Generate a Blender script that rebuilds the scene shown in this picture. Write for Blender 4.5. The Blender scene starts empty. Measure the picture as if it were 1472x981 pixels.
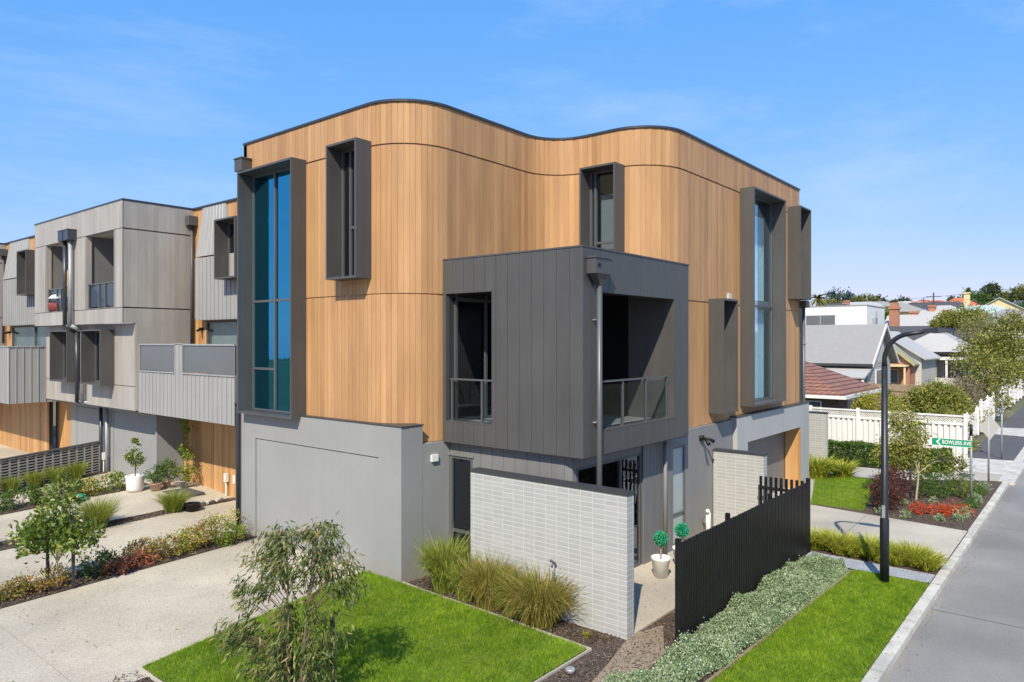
import bpy, math, random
import numpy as np
from mathutils import Vector, Matrix
random.seed(7); RNG = np.random.default_rng(11)
PI = math.pi
scene = bpy.context.scene
COL = scene.collection
SUN = Vector((1.0, 0.49, -1.07)).normalized()

# ------------------------------------------------------------------ materials
def new_mat(name):
    m = bpy.data.materials.new(name); m.use_nodes = True
    nt = m.node_tree; nt.nodes.clear()
    out = nt.nodes.new('ShaderNodeOutputMaterial')
    return m, nt, out
def nd(nt, t, **kw):
    n = nt.nodes.new(t)
    for k, v in kw.items():
        if k in n.inputs.keys(): n.inputs[k].default_value = v
        else: setattr(n, k, v)
    return n
def mathn(nt, op, a, b=None):
    n = nt.nodes.new('ShaderNodeMath'); n.operation = op
    for i, v in enumerate((a, b)):
        if v is None: continue
        if isinstance(v, (int, float)): n.inputs[i].default_value = v
        else: nt.links.new(v, n.inputs[i])
    return n.outputs[0]
def ramp(nt, fac, stops, interp='LINEAR'):
    r = nt.nodes.new('ShaderNodeValToRGB'); r.color_ramp.interpolation = interp
    el = r.color_ramp.elements
    while len(el) < len(stops): el.new(0.5)
    for e, (p, c) in zip(el, stops):
        e.position = p; e.color = (*c, 1)
    nt.links.new(fac, r.inputs[0]); return r.outputs[0]
def mixc(nt, fac, a, b, mode='MIX'):
    n = nt.nodes.new('ShaderNodeMix'); n.data_type = 'RGBA'; n.blend_type = mode
    for s, v in ((n.inputs[0], fac), (n.inputs[6], a), (n.inputs[7], b)):
        if isinstance(v, (int, float)): s.default_value = v
        elif isinstance(v, tuple): s.default_value = (*v, 1)
        else: nt.links.new(v, s)
    return n.outputs[2]
def noise(nt, vec, scale, detail=4, rough=.55):
    n = nd(nt, 'ShaderNodeTexNoise', Scale=scale, Detail=detail, Roughness=rough)
    if vec is not None: nt.links.new(vec, n.inputs['Vector'])
    return n.outputs[0]
def scaled(nt, vec, s):
    n = nt.nodes.new('ShaderNodeVectorMath'); n.operation = 'MULTIPLY'
    nt.links.new(vec, n.inputs[0]); n.inputs[1].default_value = s; return n.outputs[0]
def objvec(nt): return nd(nt, 'ShaderNodeTexCoord').outputs['Object']
def worldpos(nt): return nd(nt, 'ShaderNodeNewGeometry').outputs['Position']
def finish(nt, out, color, rough=.7, metal=0., bump=None, bstr=.3, bdist=.01, spec=.5):
    p = nt.nodes.new('ShaderNodeBsdfPrincipled')
    if isinstance(color, tuple): p.inputs['Base Color'].default_value = (*color, 1)
    else: nt.links.new(color, p.inputs['Base Color'])
    if isinstance(rough, (int, float)): p.inputs['Roughness'].default_value = rough
    else: nt.links.new(rough, p.inputs['Roughness'])
    p.inputs['Metallic'].default_value = metal
    p.inputs['Specular IOR Level'].default_value = spec
    if bump is not None:
        b = nd(nt, 'ShaderNodeBump', Strength=bstr, Distance=bdist)
        nt.links.new(bump, b.inputs['Height']); nt.links.new(b.outputs[0], p.inputs['Normal'])
    nt.links.new(p.outputs[0], out.inputs[0]); return p

def m_plain(name, col, rough=.6, metal=0., var=.12, scale=3., bstr=.1, spec=.5, fine=60., streak=0., dirt=0.):
    m, nt, out = new_mat(name); w = worldpos(nt)
    a = noise(nt, w, scale, 5); b = noise(nt, w, fine, 3)
    f = mathn(nt, 'ADD', mathn(nt, 'MULTIPLY', a, .7), mathn(nt, 'MULTIPLY', b, .3))
    lo = tuple(c*(1-var) for c in col); hi = tuple(min(1, c*(1+var)) for c in col)
    c = ramp(nt, f, [(.3, lo), (.7, hi)])
    if streak:
        sn = noise(nt, scaled(nt, w, (5., 5., .35)), 1., 5, .6)
        c = mixc(nt, 1., c, ramp(nt, sn, [(.3, (1-streak,)*3), (.7, (1+streak*.6,)*3)]), 'MULTIPLY')
    if dirt:
        sp_ = nd(nt, 'ShaderNodeSeparateXYZ'); nt.links.new(w, sp_.inputs[0])
        dn = mathn(nt, 'ADD', sp_.outputs[2], mathn(nt, 'MULTIPLY', noise(nt, w, 5., 5), .5))
        c = mixc(nt, mathn(nt, 'MULTIPLY', ramp(nt, dn, [(.28, (1, 1, 1)), (.62, (0, 0, 0))]), dirt), c, (.30, .24, .17))
    r = mathn(nt, 'ADD', mathn(nt, 'MULTIPLY', a, .15 if not streak else .35), rough-.07 if not streak else rough-.17)
    finish(nt, out, c, r, metal, b, bstr, .004, spec); return m

def m_wood(name, c1, c2, pitch, uv=True, axis=0):
    """vertical timber boards, u along the wall in metres, v up"""
    m, nt, out = new_mat(name)
    if uv: v = nd(nt, 'ShaderNodeTexCoord').outputs['UV']
    else:
        w = worldpos(nt); s = nd(nt, 'ShaderNodeSeparateXYZ'); nt.links.new(w, s.inputs[0])
        cb = nd(nt, 'ShaderNodeCombineXYZ'); nt.links.new(mathn(nt, 'ADD', s.outputs[0], s.outputs[1]), cb.inputs[0])
        nt.links.new(s.outputs[2], cb.inputs[1]); v = cb.outputs[0]
    s = nd(nt, 'ShaderNodeSeparateXYZ'); nt.links.new(v, s.inputs[0])
    u, z = s.outputs[0], s.outputs[1]
    idn = mathn(nt, 'FLOOR', mathn(nt, 'DIVIDE', u, pitch))
    row = mathn(nt, 'FLOOR', mathn(nt, 'DIVIDE', mathn(nt, 'ADD', z, .335), 3.07))
    wn = nd(nt, 'ShaderNodeTexWhiteNoise', noise_dimensions='2D')
    cb = nd(nt, 'ShaderNodeCombineXYZ'); nt.links.new(idn, cb.inputs[0]); nt.links.new(row, cb.inputs[1])
    nt.links.new(cb.outputs[0], wn.inputs['Vector'])
    cb2 = nd(nt, 'ShaderNodeCombineXYZ')
    nt.links.new(mathn(nt, 'MULTIPLY', u, 38), cb2.inputs[0]); nt.links.new(mathn(nt, 'MULTIPLY', z, 1.1), cb2.inputs[1])
    nt.links.new(mathn(nt, 'MULTIPLY', wn.outputs[0], 40), cb2.inputs[2])
    g = noise(nt, cb2.outputs[0], 1.0, 6, .65)
    cb3 = nd(nt, 'ShaderNodeCombineXYZ')
    nt.links.new(mathn(nt, 'MULTIPLY', u, 7), cb3.inputs[0]); nt.links.new(mathn(nt, 'MULTIPLY', z, .35), cb3.inputs[1])
    nt.links.new(mathn(nt, 'MULTIPLY', wn.outputs[0], 17), cb3.inputs[2])
    g2 = noise(nt, cb3.outputs[0], 1.0, 3, .5)
    f = mathn(nt, 'ADD', mathn(nt, 'MULTIPLY', wn.outputs[0], .30), mathn(nt, 'ADD', mathn(nt, 'MULTIPLY', g, .42), mathn(nt, 'MULTIPLY', g2, .42)))
    c = ramp(nt, f, [(.32, c1), (.85, c2)])
    wz = noise(nt, scaled(nt, worldpos(nt), (2.2, 2.2, .5)), 1., 5, .6)
    c = mixc(nt, 1., c, ramp(nt, wz, [(.3, (.86, .85, .84)), (.7, (1.08, 1.08, 1.08))]), 'MULTIPLY')
    finish(nt, out, c, .55, 0, g, .12, .003, .35); return m

def m_brick(name, c1, c2, mortar, w, h, ms=.008, offset=0.0):
    m, nt, out = new_mat(name)
    p = worldpos(nt); s = nd(nt, 'ShaderNodeSeparateXYZ'); nt.links.new(p, s.inputs[0])
    cb = nd(nt, 'ShaderNodeCombineXYZ'); nt.links.new(mathn(nt, 'ADD', s.outputs[0], s.outputs[1]), cb.inputs[0])
    nt.links.new(s.outputs[2], cb.inputs[1])
    b = nt.nodes.new('ShaderNodeTexBrick'); b.offset = offset; b.squash = 1
    b.inputs['Color1'].default_value = (*c1, 1); b.inputs['Color2'].default_value = (*c2, 1); b.inputs['Mortar'].default_value = (*mortar, 1)
    b.inputs['Scale'].default_value = 1; b.inputs['Mortar Size'].default_value = ms; b.inputs['Mortar Smooth'].default_value = .1
    b.inputs['Brick Width'].default_value = w; b.inputs['Row Height'].default_value = h
    nt.links.new(cb.outputs[0], b.inputs['Vector'])
    n = noise(nt, p, 9, 5); c = mixc(nt, mathn(nt, 'MULTIPLY', n, .25), b.outputs[0], tuple(x*.8 for x in c1))
    inv = mathn(nt, 'SUBTRACT', 1.0, b.outputs[1])
    finish(nt, out, c, .75, 0, inv, .6, .006); return m

def m_leaf(name, stops, rough=.5, trans=.3, spec=.35):
    m, nt, out = new_mat(name)
    g = nd(nt, 'ShaderNodeNewGeometry')
    w = noise(nt, g.outputs['Position'], 2.2, 2)
    f = mathn(nt, 'ADD', mathn(nt, 'MULTIPLY', g.outputs['Random Per Island'], .62), mathn(nt, 'MULTIPLY', mathn(nt, 'SUBTRACT', w, .2), .62))
    c = ramp(nt, f, stops)
    p = nt.nodes.new('ShaderNodeBsdfPrincipled'); nt.links.new(c, p.inputs['Base Color'])
    p.inputs['Roughness'].default_value = rough; p.inputs['Specular IOR Level'].default_value = spec
    t = nt.nodes.new('ShaderNodeBsdfTranslucent'); nt.links.new(mixc(nt, .5, c, (.35, .42, .05), 'MIX'), t.inputs[0])
    mx = nt.nodes.new('ShaderNodeMixShader'); mx.inputs[0].default_value = trans
    nt.links.new(p.outputs[0], mx.inputs[1]); nt.links.new(t.outputs[0], mx.inputs[2]); nt.links.new(mx.outputs[0], out.inputs[0])
    return m

def m_glass(name, tint, refl=.16, rcol=(1, 1, 1), rough=.0, top=1.):
    m, nt, out = new_mat(name)
    lw = nd(nt, 'ShaderNodeLayerWeight', Blend=.5)
    f = mathn(nt, 'ADD', mathn(nt, 'MULTIPLY', mathn(nt, 'POWER', lw.outputs['Facing'], 3.0), top-refl), refl)
    t = nt.nodes.new('ShaderNodeBsdfTransparent'); t.inputs[0].default_value = (*tint, 1)
    g = nt.nodes.new('ShaderNodeBsdfGlossy'); g.inputs['Color'].default_value = (*rcol, 1); g.inputs['Roughness'].default_value = rough
    w = worldpos(nt); b = nd(nt, 'ShaderNodeBump', Strength=.10, Distance=.02); nt.links.new(noise(nt, w, 1.6, 3), b.inputs['Height'])
    nt.links.new(b.outputs[0], g.inputs['Normal'])
    mx = nt.nodes.new('ShaderNodeMixShader'); nt.links.new(f, mx.inputs[0])
    nt.links.new(t.outputs[0], mx.inputs[1]); nt.links.new(g.outputs[0], mx.inputs[2]); nt.links.new(mx.outputs[0], out.inputs[0])
    return m

def m_ground(name, stops, scale, detail=6, fine=120., fstops=None, ffac=.4, rough=.9, bstr=.4, bdist=.01, big=None):
    m, nt, out = new_mat(name); w = worldpos(nt)
    a = noise(nt, w, scale, detail, .6); c = ramp(nt, a, stops)
    vo = nd(nt, 'ShaderNodeTexVoronoi', Scale=fine); nt.links.new(w, vo.inputs['Vector'])
    if fstops:
        sp = nd(nt, 'ShaderNodeSeparateColor'); nt.links.new(vo.outputs['Color'], sp.inputs[0])
        c = mixc(nt, ffac, c, ramp(nt, sp.outputs[0], fstops))
    if big: c = mixc(nt, 1.0, c, ramp(nt, noise(nt, w, big, 4), [(.35, (.82,)*3), (.65, (1.08,)*3)]), 'MULTIPLY')
    finish(nt, out, c, rough, 0, vo.outputs['Distance'], bstr, bdist, .3); return m

M = {}
M['timber'] = m_wood('timber_boards', (.38, .203, .09), (.555, .328, .155), .125)
M['timber_flat'] = m_wood('timber_panels', (.36, .185, .072), (.62, .355, .155), .17, uv=False)
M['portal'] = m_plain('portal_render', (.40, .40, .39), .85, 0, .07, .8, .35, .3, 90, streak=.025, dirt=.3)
M['greyboard'] = m_wood('weathered_grey_boards', (.315, .292, .262), (.415, .39, .355), .16, uv=False)
M['charcoal'] = m_plain('charcoal_metal', (.078, .075, .072), .48, 0, .10, .9, .05, streak=.12)
M['charcoal_dark'] = m_plain('dark_flashing', (.045, .046, .048), .45, 0, .1, 2, .03)
M['bluecap'] = m_plain('blue_grey_capping', (.05, .058, .07), .35, .3, .1, 2, .03)
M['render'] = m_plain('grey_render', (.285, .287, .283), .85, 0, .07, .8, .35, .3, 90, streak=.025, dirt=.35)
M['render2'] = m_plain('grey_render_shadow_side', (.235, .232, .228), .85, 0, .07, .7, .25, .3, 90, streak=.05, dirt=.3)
M['greyclad'] = m_plain('mid_grey_cladding', (.185, .182, .178), .5, 0, .07, 1, .03, streak=.08)
M['clad_light'] = m_plain('light_grey_ribbed_cladding', (.32, .317, .31), .5, 0, .06, 1, .03, streak=.08)
M['frame'] = m_plain('aluminium_frame', (.11, .113, .115), .4, .2, .05, 2, .02)
M['rail'] = m_plain('grey_rail', (.13, .135, .14), .35, .4, .05, 2, .02)
M['brickw'] = m_brick('white_brick', (.375, .372, .352), (.425, .42, .40), (.55, .545, .525), .245, .084)
M['brickend'] = M['brickw']
M['inside'] = m_plain('interior_wall', (.30, .28, .26), .9)
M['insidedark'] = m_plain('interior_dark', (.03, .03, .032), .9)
M['curtain'] = m_plain('pale_curtain', (.70, .84, .86), .9)
M['blind'] = m_plain('blind_fabric', (.17, .17, .175), .9)
M['glass'] = m_glass('window_glass', (.18, .32, .40), .46, (.12, .60, .84))
M['glass_dark'] = m_glass('dark_glass', (.16, .17, .18), .12, (.8, .9, 1.0))
M['frosted'] = m_plain('frosted_glass', (.36, .42, .42), .35)
M['glass_rail'] = m_glass('balustrade_glass', (.74, .80, .82), .012, top=.3)
M['glass_clear'] = m_glass('clear_glass', (.90, .97, 1.0), .06, (.7, .9, 1.0))
M['inky'] = m_plain('shade_black_lining', (.006, .006, .006), .7, spec=.2)  # near black: the shade inside the balcony is put into this colour
M['bdark'] = m_plain('balcony_tiles', (.22, .22, .22), .7)
M['glass_grey'] = m_plain('obscured_grey_glass', (.13, .14, .145), .2, 0, .08, .8, .0)
M['white'] = m_plain('white_paint', (.76, .75, .72), .5, 0, .05)
M['offwhite'] = m_plain('off_white_wall', (.50, .48, .44), .7, 0, .06)
M['metal'] = m_plain('galvanised_steel', (.34, .35, .36), .55, .35, .12, 12)
M['black'] = m_plain('black_paint', (.010, .010, .0105), .45, 0, .3, 4, .1, .35)
M['blackpost'] = m_plain('black_pole_paint', (.018, .021, .027), .42, .1, .3, 6, .05)
M['concrete'] = m_ground('exposed_aggregate_concrete', [(.3, (.395, .345, .255)), (.7, (.50, .44, .33))], .9, 6, 75, [(.0, (.24, .20, .16)), (.45, (.50, .45, .37)), (1, (.70, .64, .54))], .42, .85, .25, .003, big=.35)
M['path'] = m_ground('smooth_concrete', [(.3, (.40, .355, .275)), (.7, (.49, .44, .345))], .7, 6, 130, [(.0, (.36, .35, .32)), (1, (.60, .58, .54))], .25, .85, .12, .002, big=.5)
M['kerb'] = m_ground('kerb_concrete', [(.3, (.46, .425, .355)), (.7, (.60, .56, .475))], 3, 6, 130, [(.0, (.42, .41, .39)), (1, (.68, .67, .65))], .25, .85, .12, .002, big=1.5)
M['asphalt'] = m_ground('road_asphalt', [(.3, (.225, .208, .180)), (.7, (.305, .285, .25))], .55, 7, 110, [(.0, (.09, .09, .095)), (1, (.29, .29, .30))], .32, .9, .25, .003, big=.28)
M['asphalt_dark'] = m_ground('footpath_asphalt', [(.3, (.08, .078, .08)), (.7, (.11, .108, .11))], .8, 6, 110, [(.0, (.05, .05, .05)), (1, (.15, .15, .15))], .3, .9, .25, .003)
M['mulch'] = m_ground('bark_mulch', [(.3, (.085, .055, .038)), (.7, (.16, .115, .085))], 3, 6, 55, [(.0, (.03, .02, .015)), (.6, (.14, .10, .075)), (.9, (.22, .18, .14)), (1, (.42, .38, .33))], .6, .95, 1.0, .03)
M['dirt'] = m_ground('sandy_soil', [(.3, (.33, .24, .155)), (.7, (.50, .39, .27))], 5, 6, 190, [(.0, (.16, .12, .08)), (1, (.42, .34, .26))], .4, .95, .7, .015)
M['gravel'] = m_ground('blue_grey_gravel', [(.3, (.28, .30, .33)), (.7, (.40, .42, .45))], 3, 5, 60, [(.0, (.14, .15, .17)), (1, (.6, .62, .65))], .6, .9, .8, .015)
M['turf'] = m_ground('lawn_soil', [(.3, (.12, .18, .02)), (.7, (.21, .26, .045))], 2.2, 6, 160, [(.0, (.05, .10, .01)), (1, (.18, .28, .04))], .5, .95, .6, .02)
M['land'] = m_ground('suburban_ground', [(.3, (.09, .10, .045)), (.6, (.15, .14, .08)), (.8, (.22, .20, .15))], .06, 7, 3, [(.0, (.05, .06, .03)), (1, (.20, .19, .12))], .4, .95, .2, .02)
M['roof_grey'] = m_plain('grey_roof_sheet', (.30, .285, .262), .5, 0, .06)
M['roof_pale'] = m_plain('pale_roof_sheet', (.44, .42, .385), .5, 0, .06)
M['roof_dark'] = m_plain('dark_roof', (.075, .07, .072), .7, 0, .1)
M['roof_khaki'] = m_plain('khaki_roof', (.30, .29, .24), .6, 0, .1)
M['roof_orange'] = m_plain('orange_tile_roof', (.50, .14, .06), .7, 0, .15, 1)
M['roof_green'] = m_plain('pale_green_roof', (.42, .50, .46), .6, 0, .08, 1)
M['brick_red'] = m_brick('red_brick', (.36, .11, .05), (.46, .17, .08), (.40, .33, .27), .24, .086, .01, .5)
M['brick_dark'] = m_brick('brown_brick', (.12, .06, .04), (.17, .09, .06), (.2, .17, .15), .24, .086, .01, .5)
M['cream'] = m_plain('cream_paint', (.66, .55, .30), .7, 0, .06)
M['olive_trim'] = m_plain('olive_trim', (.36, .34, .14), .6)
M['terracotta'] = m_plain('terracotta', (.50, .33, .24), .8, 0, .1, 8)
M['bark'] = m_plain('bark', (.17, .12, .085), .9, 0, .35, 14, .6)
M['bark_pale'] = m_plain('pale_bark', (.36, .29, .21), .9, 0, .3, 14, .5)
M['stake'] = m_plain('dark_hardwood_stake', (.035, .03, .03), .8, 0, .35, 14, .3)
M['fencewood'] = m_plain('weathered_paling', (.30, .22, .15), .85, 0, .2, 4)
M['teal'] = m_plain('teal_hose', (.01, .27, .20), .4)
M['green_sign'] = m_plain('green_sign_sheet', (.0, .28, .15), .4, 0, .03)
M['red'] = m_plain('red_cloth', (.20, .03, .03), .8)
M['yellow'] = m_plain('orange_cloth', (.75, .33, .04), .7)
M['lamp_lens'] = m_plain('lamp_lens', (.55, .55, .53), .2)
def tile_mat():
    m, nt, out = new_mat('brown_roof_tiles'); w = worldpos(nt)
    s = nd(nt, 'ShaderNodeSeparateXYZ'); nt.links.new(w, s.inputs[0])
    cb = nd(nt, 'ShaderNodeCombineXYZ'); nt.links.new(mathn(nt, 'ADD', s.outputs[0], s.outputs[1]), cb.inputs[0]); nt.links.new(s.outputs[2], cb.inputs[1])
    b = nt.nodes.new('ShaderNodeTexBrick'); b.offset = .5
    for k, v in (('Color1', (.26, .115, .07, 1)), ('Color2', (.33, .155, .095, 1)), ('Mortar', (.10, .045, .03, 1))): b.inputs[k].default_value = v
    b.inputs['Scale'].default_value = 1; b.inputs['Brick Width'].default_value = .33; b.inputs['Row Height'].default_value = .16; b.inputs['Mortar Size'].default_value = .022
    nt.links.new(cb.outputs[0], b.inputs['Vector'])
    finish(nt, out, b.outputs[0], .7, 0, mathn(nt, 'SUBTRACT', 1., b.outputs[1]), .8, .03); return m
M['roof_brown'] = tile_mat()
# foliage
M['lf_lawn'] = m_leaf('lawn_blades', [(.15, (.10, .20, .012)), (.5, (.18, .31, .022)), (.85, (.36, .43, .08))], .6, .3)
def lawn_mat():
    m = m_leaf('lawn_grass_blades', [(.15, (.08, .17, .004)), (.5, (.145, .275, .008)), (.85, (.35, .46, .045))], .75, .25, .12); nt = m.node_tree
    w = worldpos(nt); n1 = noise(nt, w, .9, 4, .6); n2 = noise(nt, w, 5.5, 4, .65); p = [n for n in nt.nodes if n.type == 'BSDF_PRINCIPLED'][0]
    src = p.inputs['Base Color'].links[0].from_socket
    c = mixc(nt, ramp(nt, n1, [(.38, (0, 0, 0)), (.68, (.40,)*3)]), src, (.30, .42, .02)); c = mixc(nt, ramp(nt, n2, [(.55, (0, 0, 0)), (.8, (.5,)*3)]), c, (.46, .46, .10)); c = mixc(nt, ramp(nt, n2, [(.28, (.7,)*3), (.48, (0, 0, 0))]), c, (.05, .125, .01))
    nt.links.new(c, p.inputs['Base Color']); return m
M['lf_lawn'] = lawn_mat()
M['lf_gum'] = m_leaf('gum_leaves', [(.1, (.035, .06, .018)), (.5, (.12, .165, .045)), (.78, (.30, .29, .09)), (.9, (.42, .20, .08)), (.98, (.50, .15, .07))], .42, .25)
M['lf_magnolia'] = m_leaf('glossy_leaves', [(.1, (.05, .10, .015)), (.6, (.15, .22, .03)), (.9, (.38, .40, .06))], .35, .22, .6)
M['lf_lomandra'] = m_leaf('strappy_leaves', [(.1, (.10, .15, .02)), (.55, (.25, .31, .04)), (.9, (.50, .47, .13))], .5, .3)
M['lf_grassdry'] = m_leaf('dry_strappy_leaves', [(.1, (.12, .12, .02)), (.5, (.30, .25, .05)), (.9, (.50, .38, .13))], .5, .3)
M['lf_lime'] = m_leaf('lime_strappy_leaves', [(.1, (.20, .24, .02)), (.55, (.42, .44, .04)), (.9, (.66, .62, .10))], .5, .3)
M['lf_silver'] = m_leaf('silver_green_leaves', [(.1, (.09, .15, .06)), (.5, (.24, .33, .16)), (.85, (.56, .63, .42))], .6, .2)
M['lf_green'] = m_leaf('green_leaves', [(.1, (.03, .075, .012)), (.6, (.08, .15, .025)), (.95, (.16, .23, .05))], .5, .25)
M['lf_bright'] = m_leaf('bright_green_leaves', [(.1, (.08, .14, .015)), (.6, (.20, .26, .03)), (.95, (.38, .40, .06))], .5, .28)
M['lf_yellow'] = m_leaf('golden_leaves', [(.1, (.16, .17, .02)), (.6, (.36, .33, .03)), (.95, (.55, .44, .07))], .5, .28)
M['lf_copper'] = m_leaf('copper_green_leaves', [(.1, (.10, .11, .02)), (.4, (.24, .22, .04)), (.7, (.38, .20, .06)), (.95, (.46, .10, .06))], .5, .25)
M['lf_red'] = m_leaf('pink_red_leaves', [(.1, (.10, .09, .03)), (.45, (.34, .10, .06)), (.9, (.55, .20, .15))], .5, .25)
M['lf_redbright'] = m_leaf('scarlet_leaves', [(.1, (.35, .04, .02)), (.5, (.60, .07, .03)), (.9, (.72, .20, .05))], .5, .25)
M['lf_purple'] = m_leaf('burgundy_leaves', [(.1, (.035, .012, .014)), (.6, (.10, .03, .03)), (.95, (.20, .07, .06))], .5, .2)
M['lf_khaki'] = m_leaf('khaki_leaves', [(.1, (.12, .125, .04)), (.55, (.27, .27, .085)), (.95, (.46, .42, .17))], .6, .25)
M['lf_twig'] = m_leaf('twiggy_leaves', [(.1, (.13, .09, .065)), (.6, (.23, .18, .13)), (.95, (.36, .30, .20))], .7, .15)
M['lf_blue'] = m_leaf('blue_grey_leaves', [(.1, (.02, .045, .05)), (.6, (.05, .09, .09)), (.95, (.10, .14, .12))], .6, .15)
M['lf_dark'] = m_leaf('dark_green_leaves', [(.1, (.018, .035, .01)), (.6, (.05, .075, .02)), (.95, (.10, .13, .035))], .6, .15)
M['lf_olive'] = m_leaf('olive_leaves', [(.1, (.06, .08, .018)), (.6, (.16, .18, .04)), (.95, (.30, .27, .07))], .6, .2)
M['lf_goldolive'] = m_leaf('golden_olive_leaves', [(.1, (.07, .09, .018)), (.5, (.22, .235, .045)), (.85, (.44, .39, .08)), (.98, (.58, .48, .18))], .55, .25)
M['lf_teal'] = m_leaf('artificial_topiary_leaves', [(.1, (.0, .20, .10)), (.5, (.01, .42, .26)), (.9, (.20, .55, .18))], .5, .15)
M['mulchchip'] = m_leaf('bark_chips', [(.1, (.03, .02, .014)), (.6, (.12, .08, .055)), (.95, (.32, .26, .2))], .9, .0)

# ------------------------------------------------------------------ mesh tools
class MB:
    def __init__(s): s.v = []; s.f = []; s.uv = {}
    def add(s, vs, fs):
        n = len(s.v); s.v += [tuple(v) for v in vs]; s.f += [tuple(i+n for i in f) for f in fs]; return s
    def box(s, x0, x1, y0, y1, z0, z1):
        return s.add([(x0,y0,z0),(x1,y0,z0),(x1,y1,z0),(x0,y1,z0),(x0,y0,z1),(x1,y0,z1),(x1,y1,z1),(x0,y1,z1)],
                     [(0,3,2,1),(4,5,6,7),(0,1,5,4),(1,2,6,5),(2,3,7,6),(3,0,4,7)])
    def fbox(s, F, a0, a1, n0, n1, z0, z1):
        p = [F(a,n,z) for z in (z0,z1) for (a,n) in ((a0,n0),(a1,n0),(a1,n1),(a0,n1))]
        return s.add(p, [(0,3,2,1),(4,5,6,7),(0,1,5,4),(1,2,6,5),(2,3,7,6),(3,0,4,7)])
    def prism(s, poly, z0, z1):
        n = len(poly)
        s.add([(x,y,z0) for x,y in poly]+[(x,y,z1) for x,y in poly],
              [tuple(range(n))[::-1], tuple(range(n,2*n))]+[(i,(i+1)%n,n+(i+1)%n,n+i) for i in range(n)]); return s
    def fprism(s, F, poly, n0, n1):
        n = len(poly)
        return s.add([F(a,n0,z) for a,z in poly]+[F(a,n1,z) for a,z in poly],
              [tuple(range(n))[::-1], tuple(range(n,2*n))]+[(i,(i+1)%n,n+(i+1)%n,n+i) for i in range(n)])
    def tube(s, pts, rad, k=8, cap=True):
        pts = [Vector(p) for p in pts]
        if isinstance(rad, (int, float)): rad = [rad]*len(pts)
        vs = []; fs = []; up = Vector((.03,.02,1))
        for i, p in enumerate(pts):
            d = (pts[min(i+1,len(pts)-1)]-pts[max(i-1,0)]).normalized()
            a = d.cross(up if abs(d.z) < .95 else Vector((1,.02,.01))).normalized(); b = d.cross(a)
            for j in range(k):
                t = 2*PI*j/k; vs.append(p+(a*math.cos(t)+b*math.sin(t))*rad[i])
        for i in range(len(pts)-1):
            for j in range(k): fs.append((i*k+j, i*k+(j+1)%k, (i+1)*k+(j+1)%k, (i+1)*k+j))
        if cap: fs.append(tuple(range(k))[::-1]); fs.append(tuple(range((len(pts)-1)*k, len(pts)*k)))
        return s.add(vs, fs)
    def lathe(s, c, prof, k=20):
        vs = []; fs = []; m = len(prof)
        for r, z in prof:
            for j in range(k):
                t = 2*PI*j/k; vs.append((c[0]+r*math.cos(t), c[1]+r*math.sin(t), c[2]+z))
        for i in range(m-1):
            for j in range(k): fs.append((i*k+j, i*k+(j+1)%k, (i+1)*k+(j+1)%k, (i+1)*k+j))
        fs.append(tuple(range(k))[::-1]); fs.append(tuple(range((m-1)*k, m*k)))
        return s.add(vs, fs)
    def strip(s, path, n0, n1, z0, z1):
        """rectangular section swept along a plan path; n>0 is the right-hand (outer) side"""
        P = offset(path, n0); Q = offset(path, n1); k = len(path)
        vs = []
        for i in range(k):
            vs += [(P[i][0],P[i][1],z0),(Q[i][0],Q[i][1],z0),(Q[i][0],Q[i][1],z1),(P[i][0],P[i][1],z1)]
        fs = []
        for i in range(k-1):
            a, b = i*4, i*4+4
            for j in range(4): fs.append((a+j, a+(j+1)%4, b+(j+1)%4, b+j))
        fs.append((0,1,2,3)); e = (k-1)*4; fs.append((e+3,e+2,e+1,e)); return s.add(vs, fs)
    def build(s, name, mat, parent=None, smooth=False):
        me = bpy.data.meshes.new(name); me.from_pydata(s.v, [], s.f); me.materials.append(mat)
        if smooth: me.polygons.foreach_set('use_smooth', [True]*len(me.polygons))
        me.update(); o = bpy.data.objects.new(name, me); COL.objects.link(o); o.parent = parent
        return o
def offset(path, n):
    out = []
    for i, p in enumerate(path):
        ns = []
        if i > 0: ns.append(nrm(path[i-1], p))
        if i < len(path)-1: ns.append(nrm(p, path[i+1]))
        x = sum(a[0] for a in ns)/len(ns); y = sum(a[1] for a in ns)/len(ns)
        l2 = x*x+y*y; out.append((p[0]+n*x/l2, p[1]+n*y/l2))
    return out
def nrm(a, b):
    dx, dy = b[0]-a[0], b[1]-a[1]; l = math.hypot(dx, dy) or 1; return (dy/l, -dx/l)
def npmesh(name, V, faces, mat, parent=None):
    """faces: list of int arrays (n,k)"""
    me = bpy.data.meshes.new(name); me.vertices.add(len(V)); me.vertices.foreach_set('co', np.asarray(V, np.float32).ravel())
    loops = np.concatenate([f.ravel() for f in faces]).astype(np.int32)
    tot = np.concatenate([np.full(len(f), f.shape[1]) for f in faces]).astype(np.int32)
    st = np.concatenate([[0], np.cumsum(tot)[:-1]]).astype(np.int32)
    me.loops.add(len(loops)); me.loops.foreach_set('vertex_index', loops)
    me.polygons.add(len(tot)); me.polygons.foreach_set('loop_start', st)
    try: me.polygons.foreach_set('loop_total', tot)
    except Exception: pass
    me.materials.append(mat); me.update(calc_edges=True); me.validate()
    o = bpy.data.objects.new(name, me); COL.objects.link(o); o.parent = parent; return o
def XF(c): return lambda a, n, z: (c-n, a, z)      # wall facing -X, a runs along Y
def YF(c): return lambda a, n, z: (a, c-n, z)      # wall facing -Y, a runs along X
def tag(o, label=None, cat=None, group=None, kind=None):
    if label: o['label'] = label
    if cat: o['category'] = cat
    if group: o['group'] = group
    if kind: o['kind'] = kind
    return o
def thing(name, label, cat, loc=(0,0,0), group=None):
    o = bpy.data.objects.new(name, None); COL.objects.link(o); o.location = loc; o.empty_display_size = .2
    return tag(o, label, cat, group)
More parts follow.
